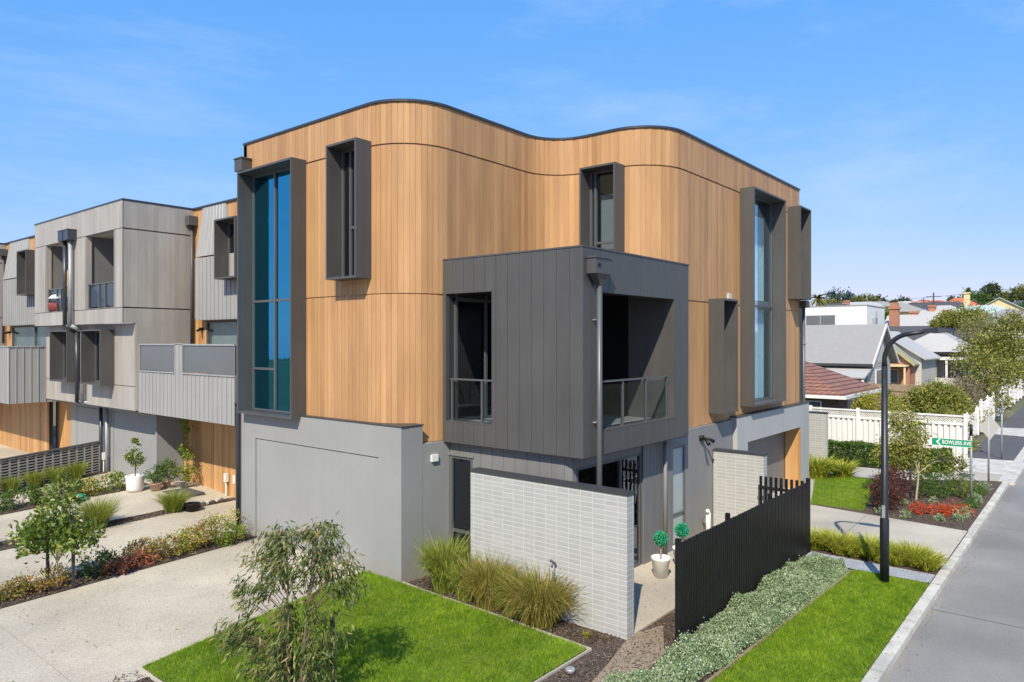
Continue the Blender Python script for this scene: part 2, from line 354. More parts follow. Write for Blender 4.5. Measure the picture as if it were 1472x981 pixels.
def adopt(root):
    """things are modelled in world coordinates: shift children so that the root's base is their origin"""
    L = Vector(root.location)
    for ch in [o for o in COL.objects if o.parent is root]: ch.location = Vector(ch.location)-L
def copy_tree(o, loc, label, parent=None):
    c = o.copy(); COL.objects.link(c)
    if parent is None: c.location = loc; c['label'] = label
    else: c.parent = parent
    for ch in [x for x in COL.objects if x.parent is o]: copy_tree(ch, None, None, c)
    return c
def struct(name, o): o.name = name; o['kind'] = 'structure'; return o

# ---- foliage generators (numpy)
def unit(v): return v/np.maximum(np.linalg.norm(v, axis=1, keepdims=True), 1e-6)
def leaves(P, D, L, W, rng=RNG, fold=.25):
    """P leaf bases, D direction, L length, W width -> pointed leaf of two triangles folded on the midrib, 4 verts"""
    n = len(P); D = unit(D); R = unit(np.cross(D, unit(rng.normal(size=(n,3))))); N = np.cross(R, D)
    L = L[:, None] if np.ndim(L) else np.full((n,1), L); W = W[:, None] if np.ndim(W) else np.full((n,1), W)
    m = P+D*L*.45
    V = np.stack([P, m+R*W*.5+N*W*fold, P+D*L, m-R*W*.5+N*W*fold], 1).reshape(-1, 3)
    i = np.arange(n)[:, None]*4
    return V, [np.concatenate([i+[0,1,2], i+[0,2,3]])]
def blades(P, lean, h, w, segs=1, droop=.0, rng=RNG):
    """grass blades. lean: (n,2) horizontal reach; h (n,), w (n,)"""
    n = len(P); az = rng.uniform(0, PI, n); S = np.stack([np.cos(az), np.sin(az), np.zeros(n)], 1)
    vs = []
    for k in range(segs+1):
        t = k/segs
        c = P + np.concatenate([lean*(t**1.6), (h*(t - droop*t**3))[:, None]], 1)
        if k < segs: vs += [c-S*w[:, None]*(1-t*.5)*.5, c+S*w[:, None]*(1-t*.5)*.5]
        else: vs += [c]
    V = np.stack(vs, 1); m = V.shape[1]; V = V.reshape(-1, 3); i = np.arange(n)[:, None]*m
    fs = []
    for k in range(segs-1): fs.append(i+[2*k, 2*k+1, 2*k+3, 2*k+2])
    fs.append(i+[2*segs-2, 2*segs-1, 2*segs])
    return V, fs
def cloud(clumps, n, spread=.16, per=26, rng=RNG, shell=.55):
    """points gathered in twigs inside ellipsoids (cx,cy,cz,rx,ry,rz[,weight])"""
    w = np.array([c[6] if len(c) > 6 else c[3]*c[4]*c[5]**.8 for c in clumps], float); w /= w.sum()
    k = max(4, n//per); ci = rng.choice(len(clumps), k, p=w); C = np.array([c[:6] for c in clumps], float)[ci]
    d = unit(rng.normal(size=(k,3))); r = shell+(1-shell)*rng.random((k,1))**.6
    T = C[:, :3]+d*r*C[:, 3:6]
    j = rng.integers(0, k, n); s = spread*C[j, 3:6].mean(1, keepdims=True)
    return T[j]+rng.normal(size=(n,3))*s, d[j], C[j]
def bush_mesh(name, clumps, n, L, W, mat, parent=None, spread=.2, hang=0., up=.5, per=22, zmin=.01, shell=.5, rng=RNG):
    P, d, C = cloud(clumps, n, spread, per, rng, shell)
    P[:, 2] = np.maximum(P[:, 2], zmin)
    D = d*.8+rng.normal(size=(n,3))*.7; D[:, 2] += up-hang
    V, F = leaves(P, D, L*rng.uniform(.6, 1.25, n), W*rng.uniform(.7, 1.2, n), rng)
    return npmesh(name, V, F, mat, parent)
def clump_mesh(name, c, r, h, n, w, mat, parent=None, rng=RNG, droop=.35, spread=.25, segs=4):
    a = rng.uniform(0, 2*PI, n); q = rng.random(n)
    P = np.stack([c[0]+np.cos(a)*q*r*spread, c[1]+np.sin(a)*q*r*spread, np.full(n, c[2])], 1)
    a2 = a+rng.normal(size=n)*.5; reach = r*rng.uniform(.15, 1.0, n)
    lean = np.stack([np.cos(a2)*reach, np.sin(a2)*reach], 1)
    V, F = blades(P, lean, h*rng.uniform(.65, 1.15, n), w*rng.uniform(.7, 1.3, n), segs, droop*rng.uniform(.2, 1.2, n), rng)
    return npmesh(name, V, F, mat, parent)

def limbs(mb, base, tops, r0, k=7, wob=.12, split=.45, rng=random):
    base = Vector(base)
    for i, t in enumerate(tops):
        t = Vector(t); d = t-base; m1 = base+d*split*.6+Vector((rng.uniform(-wob, wob), rng.uniform(-wob, wob), d.z*.12))*d.length*.5
        m2 = base+d*.75+Vector((rng.uniform(-wob, wob), rng.uniform(-wob, wob), 0))*d.length*.4
        mb.tube([base, m1, m2, t], [r0, r0*.7, r0*.4, r0*.12], k)

# ------------------------------------------------------------------ cladding with real grooves and openings
def lens(path): return np.concatenate([[0], np.cumsum([math.dist(path[i], path[i+1]) for i in range(len(path)-1)])])
def along(path, S, s):
    i = int(np.clip(np.searchsorted(S, s, 'right')-1, 0, len(path)-2)); t = (s-S[i])/(S[i+1]-S[i])
    return (path[i][0]+(path[i+1][0]-path[i][0])*t, path[i][1]+(path[i+1][1]-path[i][1])*t), nrm(path[i], path[i+1])
def clad(name, path, z0, z1, pitch, gw, gd, mat, parent, openings=(), zgaps=(), half=False, keep=()):
    """boards as facets of width pitch following the path, groove gw wide and gd deep between boards;
       openings (s0,s1,z0,z1); zgaps horizontal recesses (za,zb)"""
    S = lens(path); tot = S[-1]
    br = set(np.round(np.arange(0, tot, pitch), 5)) | {round(float(tot), 5)} | {round(float(k), 5) for k in keep}
    prof = []       # (s, offset)
    bl = sorted(br)
    bl = [b for i, b in enumerate(bl) if i == 0 or b-bl[i-1] > .02 or b == bl[-1]]
    ev = []
    for i in range(len(bl)-1):
        a, b = bl[i], bl[i+1]
        ev += [(a, -gd), (a+gw/2, -gd), (a+gw/2, 0)]
        if half and b-a > .15:
            m = (a+b)/2; ev += [(m-gw*.4, 0), (m-gw*.4, -gd*.9), (m+gw*.4, -gd*.9), (m+gw*.4, 0)]
        ev += [(b-gw/2, 0), (b-gw/2, -gd), (b, -gd)]
    # insert opening edges
    for (s0, s1, _, _) in openings:
        for q in (s0, s1):
            for i in range(len(ev)-1):
                if ev[i][0] < q < ev[i+1][0]: ev.insert(i+1, (q, ev[i][1])); break
    zs = sorted({z0, z1} | {z for g in zgaps for z in g} | {z for o in openings for z in o[2:4]})
    # board facets are flat: vertices lie on the chord between board edges
    P = []
    for s, o in ev:
        i = max(0, min(len(bl)-2, int(np.searchsorted(bl, s, 'right')-1)))
        pa, _ = along(path, S, bl[i]); pb, _ = along(path, S, bl[i+1])
        t = (s-bl[i])/(bl[i+1]-bl[i]); n = nrm(pa, pb)
        P.append((pa[0]+(pb[0]-pa[0])*t+n[0]*o, pa[1]+(pb[1]-pa[1])*t+n[1]*o))
    vs = []; fs = []; uv = []
    for j in range(len(zs)-1):
        za, zb = zs[j], zs[j+1]; zm = (za+zb)/2; ing = any(g[0] <= zm <= g[1] for g in zgaps)
        for i in range(len(ev)-1):
            sm = (ev[i][0]+ev[i+1][0])/2
            if any(o[0] < sm < o[1] and o[2] < zm < o[3] for o in openings): continue
            if math.dist(P[i], P[i+1]) < 1e-5: continue
            p, q = P[i], P[i+1]
            if ing:
                if abs(ev[i+1][0]-ev[i][0]) < 1e-5: continue
                n = nrm(p, q); dd = .02; p2 = (p[0]-n[0]*dd, p[1]-n[1]*dd); q2 = (q[0]-n[0]*dd, q[1]-n[1]*dd)
                for A, B, zA, zB in ((p, q, za, None), (p, q, zb, None)):
                    b0 = len(vs); vs += [(*A, zA), (*B, zA), (q2[0], q2[1], zA), (p2[0], p2[1], zA)]; fs.append((b0, b0+1, b0+2, b0+3)); uv += [(ev[i][0], zA)]*4
                p, q = p2, q2
            b0 = len(vs); vs += [(*p, za), (*q, za), (*q, zb), (*p, zb)]; fs.append((b0, b0+1, b0+2, b0+3))
            e = .001; u0, u1 = ev[i][0], ev[i+1][0]
            if u0 == u1: u0 = u1 = u0
            uv += [(u0+e, za), (u1-e, za), (u1-e, zb), (u0+e, zb)]
    me = bpy.data.meshes.new(name); me.from_pydata(vs, [], fs); me.materials.append(mat)
    l = me.uv_layers.new(name='UVMap'); l.data.foreach_set('uv', np.array(uv, np.float32).ravel()); me.update()
    o = bpy.data.objects.new(name, me); COL.objects.link(o); o.parent = parent; return o
def slab_with_holes(mb, F, a0, a1, n0, n1, z0, z1, holes):
    As = sorted({a0, a1} | {h[0] for h in holes} | {h[1] for h in holes}); Zs = sorted({z0, z1} | {h[2] for h in holes} | {h[3] for h in holes})
    for i in range(len(As)-1):
        am = (As[i]+As[i+1])/2; run = None
        for j in range(len(Zs)-1):
            zm = (Zs[j]+Zs[j+1])/2
            solid = not any(h[0] < am < h[1] and h[2] < zm < h[3] for h in holes)
            if solid and run is None: run = Zs[j]
            if (not solid or j == len(Zs)-2) and run is not None:
                mb.fbox(F, As[i], As[i+1], n0, n1, run, Zs[j+1] if solid else Zs[j]); run = None
    return mb
def window(parent, F, a0, a1, z0, z1, p, mulls=(), trans=(), surround='charcoal', glass='glass', t=.045, back=.12, n_glass=.0, curtain=None, fw=.055, panes=None):
    """projecting metal surround > window_frame, window_pane, curtain.  panes: list of (a0,a1,z0,z1) else grid"""
    sur = None
    if p:
        mb = MB()
        mb.fbox(F, a0, a0+t, -back, p, z0, z1).fbox(F, a1-t, a1, -back, p, z0, z1)
        mb.fbox(F, a0+t, a1-t, -back, p, z1-t, z1).fbox(F, a0+t, a1-t, -back, p, z0, z0+t)
        sur = mb.build('window_surround', M[surround], parent)
        b0, b1, y0, y1 = a0+t, a1-t, z0+t, z1-t
    else: b0, b1, y0, y1 = a0, a1, z0, z1
    own = sur or parent
    g = n_glass; mb = MB(); f = fw; d0, d1 = g-.04, g+.035
    mb.fbox(F, b0, b0+f, d0, d1, y0, y1).fbox(F, b1-f, b1, d0, d1, y0, y1).fbox(F, b0+f, b1-f, d0, d1, y0, y0+f).fbox(F, b0+f, b1-f, d0, d1, y1-f, y1)
    for m in mulls: mb.fbox(F, m-f/2, m+f/2, d0, d1+.004, y0+f, y1-f)
    for (ta, tb, tz) in trans:
        mb.fbox(F, max(ta, b0+f), min(tb, b1-f), d0, d1-.004, tz-f/2, tz+f/2)
    fr = mb.build('window_frame', M['frame'], own)
    if p is None or p == 0: fr.name = 'window_frame'
    MB().fbox(F, b0+.01, b1-.01, g-.012, g-.002, y0+.01, y1-.01).build('window_pane', M[glass], own if sur is None else sur)
    if curtain:
        ca, cb, cz0, cz1, mat, wave = curtain
        mb = MB(); k = 60 if wave else 1; pts = []
        for i in range(k+1):
            a = ca+(cb-ca)*i/k; pts.append((a, -.22+(.035*math.sin(i*1.35) if wave else 0)))
        vs = [F(a, n, cz0) for a, n in pts]+[F(a, n, cz1) for a, n in pts]
        mb.add(vs, [(i, i+1, k+2+i, k+1+i) for i in range(k)]); mb.build('curtain' if wave else 'blind', M[mat], own)
    return sur

# ================================================================== GROUND
def sheet(name, poly, z, mat, kind='structure', thick=None):
    mb = MB()
    if thick: mb.prism(poly, z-thick, z)
    else: mb.add([(x, y, z) for x, y in poly], [tuple(range(len(poly)))])
    o = mb.build(name, M[mat]); o['kind'] = kind; return o
def land():
    xs = np.concatenate([np.linspace(-90, 90, 25), np.linspace(105, 900, 46)]); ys = np.concatenate([np.linspace(-500, 60, 40), np.linspace(75, 800, 30)])
    V = []; 
    for y in ys:
        for x in xs:
            d = x*.772+y*.636; h = 0
            if d > 95: h = min((d-95)*.062, 12+(d-95)*.004)+1.2*math.sin(x*.03)*math.sin(y*.024)*min(1, (d-95)/80)
            V.append((x, y, -.16+max(h, -.0)))
    nx = len(xs); F = [(j*nx+i, j*nx+i+1, (j+1)*nx+i+1, (j+1)*nx+i) for j in range(len(ys)-1) for i in range(nx-1)]
    mb = MB(); mb.add(V, F); o = mb.build('ground', M['land'], None, True); o['kind'] = 'structure'
    return o
land()
def hill(x, y):
    d = x*.772+y*.636
    return -.16+(0 if d < 95 else min((d-95)*.062, 12+(d-95)*.004))
def rise(x, y):
    f = lambda t: 0 if t < 0 else 1 if t > 1 else t*t*(3-2*t)
    return .36*f((y-16.5)/5.5)*max(0, min(1, (x-4)/5.5))
def lift(x, y):
    """flat-ground estimate from the photograph -> point on the sloping driveways"""
    t = 1.0
    for _ in range(12): t = 1-rise(x*t, y*t)/4.8
    return x*t, y*t, rise(x*t, y*t)
def drape(name, poly, dz, mat, lifted=True):
    import bmesh
    bm = bmesh.new(); pts = [(lift(x, y)[:2] if lifted else (x, y)) for x, y in poly]
    f = bm.faces.new([bm.verts.new((x, y, 0)) for x, y in pts]); bmesh.ops.triangulate(bm, faces=[f])
    for _ in range(5):
        es = [e for e in bm.edges if e.calc_length() > .7]
        if not es: break
        bmesh.ops.subdivide_edges(bm, edges=es, cuts=1); bmesh.ops.triangulate(bm, faces=bm.faces[:])
    for v in bm.verts: v.co.z = rise(v.co.x, v.co.y)+dz
    bm.normal_update()
    me = bpy.data.meshes.new(name); bm.to_mesh(me); bm.free(); me.materials.append(M[mat])
    me.polygons.foreach_set('use_smooth', [True]*len(me.polygons))
    o = bpy.data.objects.new(name, me); COL.objects.link(o); o['kind'] = 'structure'; return o
sheet('road', [(-60, -5.6), (95, -5.6), (95, 2.44), (-60, 2.44)], -.10, 'asphalt', thick=.04)
sheet('side_street', [(-6, 2.6), (2.2, 2.6), (2.2, 60), (-6, 60)], -.104, 'asphalt', thick=.04)
# road joint lines / kerb
sheet('kerb', [(2.2, 2.44), (29.6, 2.44), (29.6, 2.62), (2.2, 2.62)], .012, 'kerb', thick=.16)
sheet('far_kerb', [(35.0, 2.45), (90, 2.45), (90, 2.75), (35.0, 2.75)], .0, 'kerb', thick=.16)
sheet('opposite_kerb', [(-60, -5.95), (95, -5.95), (95, -5.6), (-60, -5.6)], .01, 'kerb', thick=.16)
sheet('opposite_verge', [(-60, -14), (95, -14), (95, -5.95), (-60, -5.95)], -.01, 'land', thick=.12)
sheet('garden_soil', [(2.2, 2.62), (21.2, 2.62), (21.2, 7.8), (10.3, 7.8), (10.3, 10.9), (2.2, 10.9)], -.02, 'mulch', thick=.1)
drape('front_driveways', [(2.2, 10.4), (9.6, 10.9), (12.2, 10.9), (12.2, 30), (12.2, 60), (2.2, 60), (2.2, 30)], -.008, 'concrete', False)
sheet('lawn_bed', [(4.68, 6.2), (9.34, 6.2), (9.46, 8.2), (9.52, 10.0), (9.56, 10.7), (9.56, 11.88), (4.68, 10.90)], .012, 'turf', thick=.03)
MB().strip([(4.64, 6.16), (9.36, 6.16)], 0, .022, -.02, .016).strip([(9.60, 10.74), (9.54, 10.0), (9.49, 8.2), (9.37, 6.13)][::-1], 0, .022, -.02, .022).strip([(4.64, 10.92), (4.64, 6.16)], 0, .03, -.02, .021).build('lawn_edging', M['path'])['kind'] = 'structure'
sheet('corner_soil', [(8.0, 5.0), (10.0, 5.2), (11.0, 5.75), (10.35, 5.95), (9.9, 5.88), (9.2, 5.7), (8.2, 5.5)], -.012, 'dirt')
sheet('verge_lawn_bed', [(4, 2.64), (16.14, 2.64), (16.14, 4.0), (10.2, 4.22), (4, 4.4)], .0, 'turf', thick=.02)
MB().strip([(16.1, 4.02), (10.2, 4.25), (4, 4.43)], 0, .05, -.02, .008).build('timber_edging', M['dirt'])['kind'] = 'structure'
sheet('patio', [(10.31, 5.92), (17.24, 5.92), (17.24, 7.72), (10.31, 7.72)], .01, 'concrete', thick=.05)
sheet('gravel_strip', [(16.2, 2.64), (16.85, 2.64), (16.95, 5.12), (16.5, 5.12), (16.2, 4.6)], .006, 'gravel')
sheet('crossover_driveway', [(17.75, 2.60), (21.22, 2.60), (21.75, 6.6), (27.5, 8.0), (24.6, 9.6), (17.5, 9.6)], .012, 'path', thick=.05)
sheet('corner_bed_soil', [(21.2, 2.62), (29.5, 2.62), (29.5, 3.2), (28.3, 5.2), (27.2, 8.0), (21.6, 6.6)], .0, 'mulch', thick=.03)
sheet('small_lawn_bed', [(21.95, 5.2), (27.0, 5.9), (27.0, 8.0), (21.9, 6.62)], .022, 'turf', thick=.03)
sheet('hedge_path', [(27.3, 8.9), (27.25, 5.9), (28.3, 4.6), (29.6, 2.75), (31, 2.75), (31, 4.2), (29.5, 6.0), (29.2, 9.2)], .014, 'path', thick=.05)
sheet('lane', [(29.6, 2.30), (35.0, 2.30), (34.6, 4.3), (34.6, 4.75), (31.2, 4.3), (29.6, 2.75)], .008, 'kerb', thick=.12)
sheet('footpath', [(35.0, 2.75), (90, 2.75), (90, 4.6), (34.6, 4.4)], -.004, 'asphalt_dark', thick=.1)
sheet('driveway_apron', [(44.0, 2.2), (48.5, 2.2), (47.8, 4.6), (44.4, 4.6)], .006, 'kerb', thick=.01)
drape('garden_bed_soil', [(4.0, 15.25), (9.1, 15.86), (9.6, 16.0), (9.6, 16.6), (7.5, 16.65), (4.0, 16.35)], .012, 'mulch')
drape('narrow_bed_soil', [(4.4, 19.35), (11.5, 20.2), (11.6, 20.55), (8.5, 20.45), (5.2, 20.3), (4.4, 20.2)], .012, 'mulch')
drape('potted_bed_soil', [(5.6, 23.3), (9.9, 24.25), (10.8, 24.6), (10.8, 25.2), (8.0, 24.9), (5.6, 24.3)], .012, 'mulch')
drape('wall_bed_soil', [(5.6, 25.6), (10.8, 28.0), (10.8, 28.9), (5.6, 26.9)], .012, 'mulch')
M['roadpatch'] = m_ground('resurfaced_asphalt', [(.3, (.26, .242, .212)), (.7, (.335, .315, .28))], .8, 7, 110, [(.0, (.12, .12, .12)), (1, (.34, .34, .33))], .3, .9, .25, .003, big=.5)
M['seam'] = m_plain('dark_joint', (.10, .098, .095), .9)
M['wet'] = m_plain('road_stain', (.13, .13, .127), .9, 0, .3, 4)
sheet('resurfaced_road', [(29.6, -5.6), (44, -5.6), (44, 2.44), (29.6, 2.44)], -.096, 'roadpatch')
jm = MB()
for x0, x1 in ((14.95, 14.965), (22.6, 22.612), (7.6, 7.612)): jm.add([(x0, -5.5, -.0955), (x1, -5.5, -.0955), (x1+.02, 2.43, -.0955), (x0+.02, 2.43, -.0955)], [(0, 1, 2, 3)])
jm.add([(-10, -1.56, -.0958), (60, -1.50, -.0958), (60, -1.485, -.0958), (-10, -1.545, -.0958)], [(0, 1, 2, 3)])
jm.build('road_joint', M['seam'])['kind'] = 'structure'
jm = MB(); x = 4.2
while x < 29.5: jm.add([(x, 2.445, .0135), (x+.012, 2.445, .0135), (x+.012, 2.715, .0135), (x, 2.715, .0135)], [(0, 1, 2, 3)]); x += 2.4
jm.add([(17.8, 4.9, .0135), (21.5, 5.0, .0135), (21.5, 5.012, .0135), (17.8, 4.912, .0135)], [(0, 1, 2, 3)])
jm.build('kerb_joint', M['seam'])['kind'] = 'structure'
M['faint'] = m_plain('faint_joint', (.30, .26, .21), .9)
MB().add([(3.84, 11.1, -.0035), (3.848, 11.1, -.0035), (3.848, 15.2, -.0035), (3.84, 15.2, -.0035)], [(0, 1, 2, 3)]).build('driveway_joint', M['faint'])['kind'] = 'structure'
def strew(name, poly_fn, n, size, mat):
    P = poly_fn(n)
    for q in P:
        if q[1] > 12: q[:] = (*lift(q[0], q[1])[:2], lift(q[0], q[1])[2]+.02)
    D = RNG.normal(size=(len(P), 3)); D[:, 2] *= .35
    V, F = leaves(P, D, size*RNG.uniform(.4, 1.3, len(P)), size*.45*RNG.uniform(.5, 1.2, len(P)), RNG)
    o = npmesh(name, V, F, M[mat]); o['kind'] = 'stuff'; return o
def in_poly(poly, n, z):
    poly = np.array(poly); lo, hi = poly.min(0), poly.max(0); out = []
    got = 0
    while got < n:
        q = RNG.uniform(lo, hi, (n*2, 2)); ins = np.zeros(len(q), bool); j = len(poly)-1
        for i in range(len(poly)):
            xi, yi = poly[i]; xj, yj = poly[j]
            c = ((yi > q[:, 1]) != (yj > q[:, 1])) & (q[:, 0] < (xj-xi)*(q[:, 1]-yi)/((yj-yi) or 1e-9)+xi); ins ^= c; j = i
        out.append(q[ins]); got += ins.sum()
    q = np.concatenate(out)[:n]; return np.concatenate([q, np.full((n, 1), z)], 1)
def lawn(name, poly, n, h=.055, label=None):
    P = in_poly(poly, n, .01); P[:, :2] += RNG.normal(size=(n, 2))*.02
    # mowing leaves uneven tufts
    t = np.sin(P[:, 0]*5.1+np.sin(P[:, 1]*3.3)*2)*np.sin(P[:, 1]*4.3+np.sin(P[:, 0]*2.1)*2)
    hh = h*(1+.25*t)*RNG.uniform(.55, 1.3, n)
    lean = RNG.normal(size=(n, 2))*.028+np.stack([np.sin(P[:, 1]*2.3), np.cos(P[:, 0]*2.7)], 1)*.014
    V, F = blades(P, lean, hh, RNG.uniform(.005, .011, n), 1)
    o = npmesh(name, V, F, M['lf_lawn']); tag(o, label, 'grass', None, 'stuff'); return o
lawn('lawn_grass', [(4.68, 6.2), (9.34, 6.2), (9.46, 8.2), (9.52, 10.0), (9.56, 10.7), (9.56, 11.86), (4.68, 10.88)], 105000, .055, 'mown green grass of the wide front lawn beside the driveway')
lawn('verge_grass', [(7.5, 2.64), (16.12, 2.64), (16.12, 4.0), (10.2, 4.22), (7.5, 4.3)], 60000, .05, 'mown green grass strip between silvery ground cover and street kerb')
lawn('small_lawn_grass', [(21.95, 5.22), (27.0, 5.9), (27.0, 8.0), (21.9, 6.62)], 22000, .06, 'small square of mown grass beyond the crossover driveway')
strew('mulch_chips', lambda n: np.concatenate([in_poly([(9.5, 6.3), (10.08, 6.0), (10.08, 10.6), (9.6, 10.6)], n//5, -.01), in_poly([(7.6, 4.6), (10.5, 4.6), (11.9, 5.9), (10.3, 5.9), (8, 6.1)], n//12, -.008),
      in_poly([(4.0, 15.3), (9.5, 15.95), (9.5, 16.5), (4.0, 16.3)], n//4, .012), in_poly([(21.6, 2.9), (29.3, 2.9), (27.3, 5.7), (21.9, 5.1)], n//4, .008), in_poly([(4, 19.4), (11.4, 20.2), (11.4, 20.5), (5, 20.2)], n//8, .012), in_poly([(3.2, 9.5), (4.6, 9.5), (4.6, 10.9), (3.6, 10.7)], n//10, -.01)]), 26000, .05, 'mulchchip')
strew('leaf_litter', lambda n: np.concatenate([in_poly([(2.6, 11.2), (9.3, 12.2), (9.3, 15.6), (2.6, 14.8)], n//5, .0), in_poly([(5, 2.46), (29, 2.46), (29, 2.7), (5, 2.7)], n//4, .018), in_poly([(5, 2.2), (29, 2.2), (29, 2.43), (5, 2.43)], n//4, -.092), in_poly([(10.4, 5.2), (16.9, 5.95), (16.9, 7.5), (10.4, 7.5)], n//8, .016), in_poly([(4.8, 6.4), (9.2, 6.4), (9.2, 11.4), (4.8, 10.6)], n//8, .06)]), 900, .045, 'lf_copper')
tag(bpy.data.objects['leaf_litter'], 'scattered dry leaves on the driveway, lawn and kerb', 'leaf litter')
tag(bpy.data.objects['mulch_chips'], 'loose brown bark chips scattered over the garden beds', 'mulch')
# silvery ground cover
gc = [(7.6, 4.25), (9.0, 4.34), (10.3, 4.26), (13.0, 4.16), (16.0, 4.08), (16.35, 4.3), (16.45, 4.9), (15.4, 5.08), (12.4, 5.1), (10.6, 5.06), (9.4, 5.05), (8.2, 5.25), (7.6, 5.3)]
P = in_poly(gc, 62000, 0)
hgt = .13+.05*np.sin(P[:, 0]*3.1+1)*np.cos(P[:, 1]*5)+.04*np.sin(P[:, 0]*9)*np.sin(P[:, 1]*11)
edge = np.clip(np.minimum((P[:, 1]-4.12)/.16, 1), .2, 1)
P[:, 2] = np.maximum(.01, (hgt+.05*np.sin(P[:, 0]*4.7+P[:, 1]*6))*edge*RNG.uniform(.25, 1.15, len(P))); D = RNG.normal(size=P.shape); D[:, 2] = np.abs(D[:, 2])+.5
k = RNG.random(len(P)) < .008; P[k, 2] += RNG.uniform(.03, .12, k.sum())
V, F = leaves(P, D, RNG.uniform(.02, .045, len(P)), RNG.uniform(.014, .026, len(P)))
tag(npmesh('ground_cover', V, F, M['lf_silver']), 'silvery green ground cover spilling along the foot of the black fence', 'ground cover', None, 'stuff')

# ================================================================== CORNER TOWNHOUSE
T = thing('corner_townhouse', 'three storey corner townhouse with curved timber cladding and charcoal window boxes', 'house', (9.72, 16.84, 0))
def arc(cx, cy, r, a0, a1, n=8): return [(cx+r*math.cos(math.radians(a0+(a1-a0)*i/n)), cy+r*math.sin(math.radians(a0+(a1-a0)*i/n))) for i in range(n+1)]
wave = [(9.72, 16.84)]+arc(10.92, 11.95, 1.2, 180, 270, 12)+arc(13.6, 9.75, 1.0, 90, 0, 10)+arc(15.8, 8.91, 1.2, 180, 270, 12)+[(24.26, 7.71)]
SL = lens(wave); s_X = lambda y: 16.84-y
s_mid = SL[1+13+11-1]; s_Y0 = SL[-2]
s_M = lambda y: s_mid+(9.75-y)
s_Y = lambda x: s_Y0+(x-15.8)
ZR, ZB = 9.76, 2.70
fX, fM, fY = XF(9.72), XF(14.6), YF(7.71)
W1 = (14.14, 16.46, 3.03, 8.96); W2 = (11.84, 12.86, 6.11, 8.99); W6 = (8.64, 9.62, 6.35, 8.92)
W3 = (19.24, 21.78, 3.01, 9.01); W4 = (23.11, 24.18, 6.13, 9.06); W5 = (17.19, 18.12, 2.97, 5.87)
e = .02
ops = [(s_X(W1[1])+e, s_X(W1[0])-e, W1[2]+e, W1[3]-e), (s_X(W2[1])+e, s_X(W2[0])-e, W2[2]+e, W2[3]-e), (s_M(W6[1])+e, s_M(W6[0])-e, W6[2]+e, W6[3]-e)]
ops += [(s_Y(w[0])+e, s_Y(w[1])-e, w[2]+e, w[3]-e) for w in (W3, W4, W5)]
ops += [(s_M(9.75)-2.75, s_M(9.75)-.35-1.2, 2.95, 5.5)]
clad('timber_cladding', wave, ZB, ZR, .25, .009, .010, M['timber'], T, ops, [(5.755, 5.795), (8.865, 8.905)], half=True)
MB().strip(wave, -.16, -.05, ZB, ZB+.02).strip(wave, -.16, .004, ZB-.02, ZB-.002).build('cladding_base_trim', M['charcoal_dark'], T)
MB().strip(wave, -.2, .03, ZR, ZR+.05).build('roof_capping', M['bluecap'], T)
mb = MB(); mb.strip([(24.25, 7.75), (24.25, 16.84), (9.72, 16.84)], -.15, 0, 0, ZR-.01); mb.build('side_wall', M['charcoal'], T)
rp = wave+[(24.26, 16.84)]
mb = MB(); mb.add([(x, y, 9.45) for x, y in offset(wave, -.05)]+[(24.2, 16.8, 9.45)], [tuple(range(len(wave)+1))]); mb.build('roof_deck', M['charcoal'], T)
def floor_at(z, t, mat, name):
    q = offset(wave, -.06)+[(24.2, 16.8)]; MB().prism(q, z-t, z).build(name, M[mat], T)
floor_at(5.98, .25, 'inside', 'upper_floor'); floor_at(2.98, .22, 'inside', 'first_floor')
MB().box(12.6, 12.7, 11.2, 16.8, 3.0, 9.4).box(15.9, 24.2, 11.4, 11.5, .1, 9.4).box(18.6, 18.7, 7.9, 11.4, .1, 9.4).build('interior_partition', M['inside'], T)

# windows on the timber
window(T, fX, *W1, .40, mulls=[15.42], trans=[(14.1, 16.4, 5.78), (15.42, 16.4, 4.12)], n_glass=-.02, curtain=(15.75, 16.38, 3.1, 8.9, 'blind', False))
window(T, fX, *W2, .40, mulls=[12.52], trans=[(11.9, 12.52, 7.24)], glass='glass_dark', n_glass=-.02)
window(T, fM, *W6, .40, mulls=[9.42], trans=[(8.7, 9.4, 7.15)], glass='glass_clear', n_glass=-.02, curtain=(8.7, 9.4, 7.0, 8.35, 'blind', False))
window(T, fY, *W3, .40, mulls=[], trans=[(19.2, 21.8, 5.81)], glass='glass_clear', n_glass=-.02, curtain=(19.35, 21.66, 3.1, 8.5, 'curtain', True))
window(T, fY, *W4, .40, trans=[(23.1, 24.2, 7.2)], n_glass=-.02, glass='glass_dark')
window(T, fY, *W5, .40, trans=[(17.1, 18.2, 3.9)], n_glass=-.02, glass='glass_dark')
MB().fbox(fY, 18.35, 18.55, 0, .06, 5.93, 6.07).build('wall_vent', M['offwhite'], T)
# grey rendered garage side
gX = XF(9.57)
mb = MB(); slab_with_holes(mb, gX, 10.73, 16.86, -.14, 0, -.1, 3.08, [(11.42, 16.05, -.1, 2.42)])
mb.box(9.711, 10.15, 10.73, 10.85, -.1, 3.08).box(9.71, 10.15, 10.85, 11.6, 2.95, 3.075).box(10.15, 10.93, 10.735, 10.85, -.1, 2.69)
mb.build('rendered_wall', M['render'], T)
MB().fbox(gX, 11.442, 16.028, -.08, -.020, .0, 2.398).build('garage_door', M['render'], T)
MB().fbox(gX, 10.71, 16.87, -.16, .015, 3.08, 3.10).box(9.715, 10.17, 10.715, 11.7, 3.077, 3.097).build('wall_capping', M['charcoal_dark'], T)
MB().box(10.38, 10.56, 10.685, 10.735, 2.30, 2.44).build('wall_light', M['white'], T)
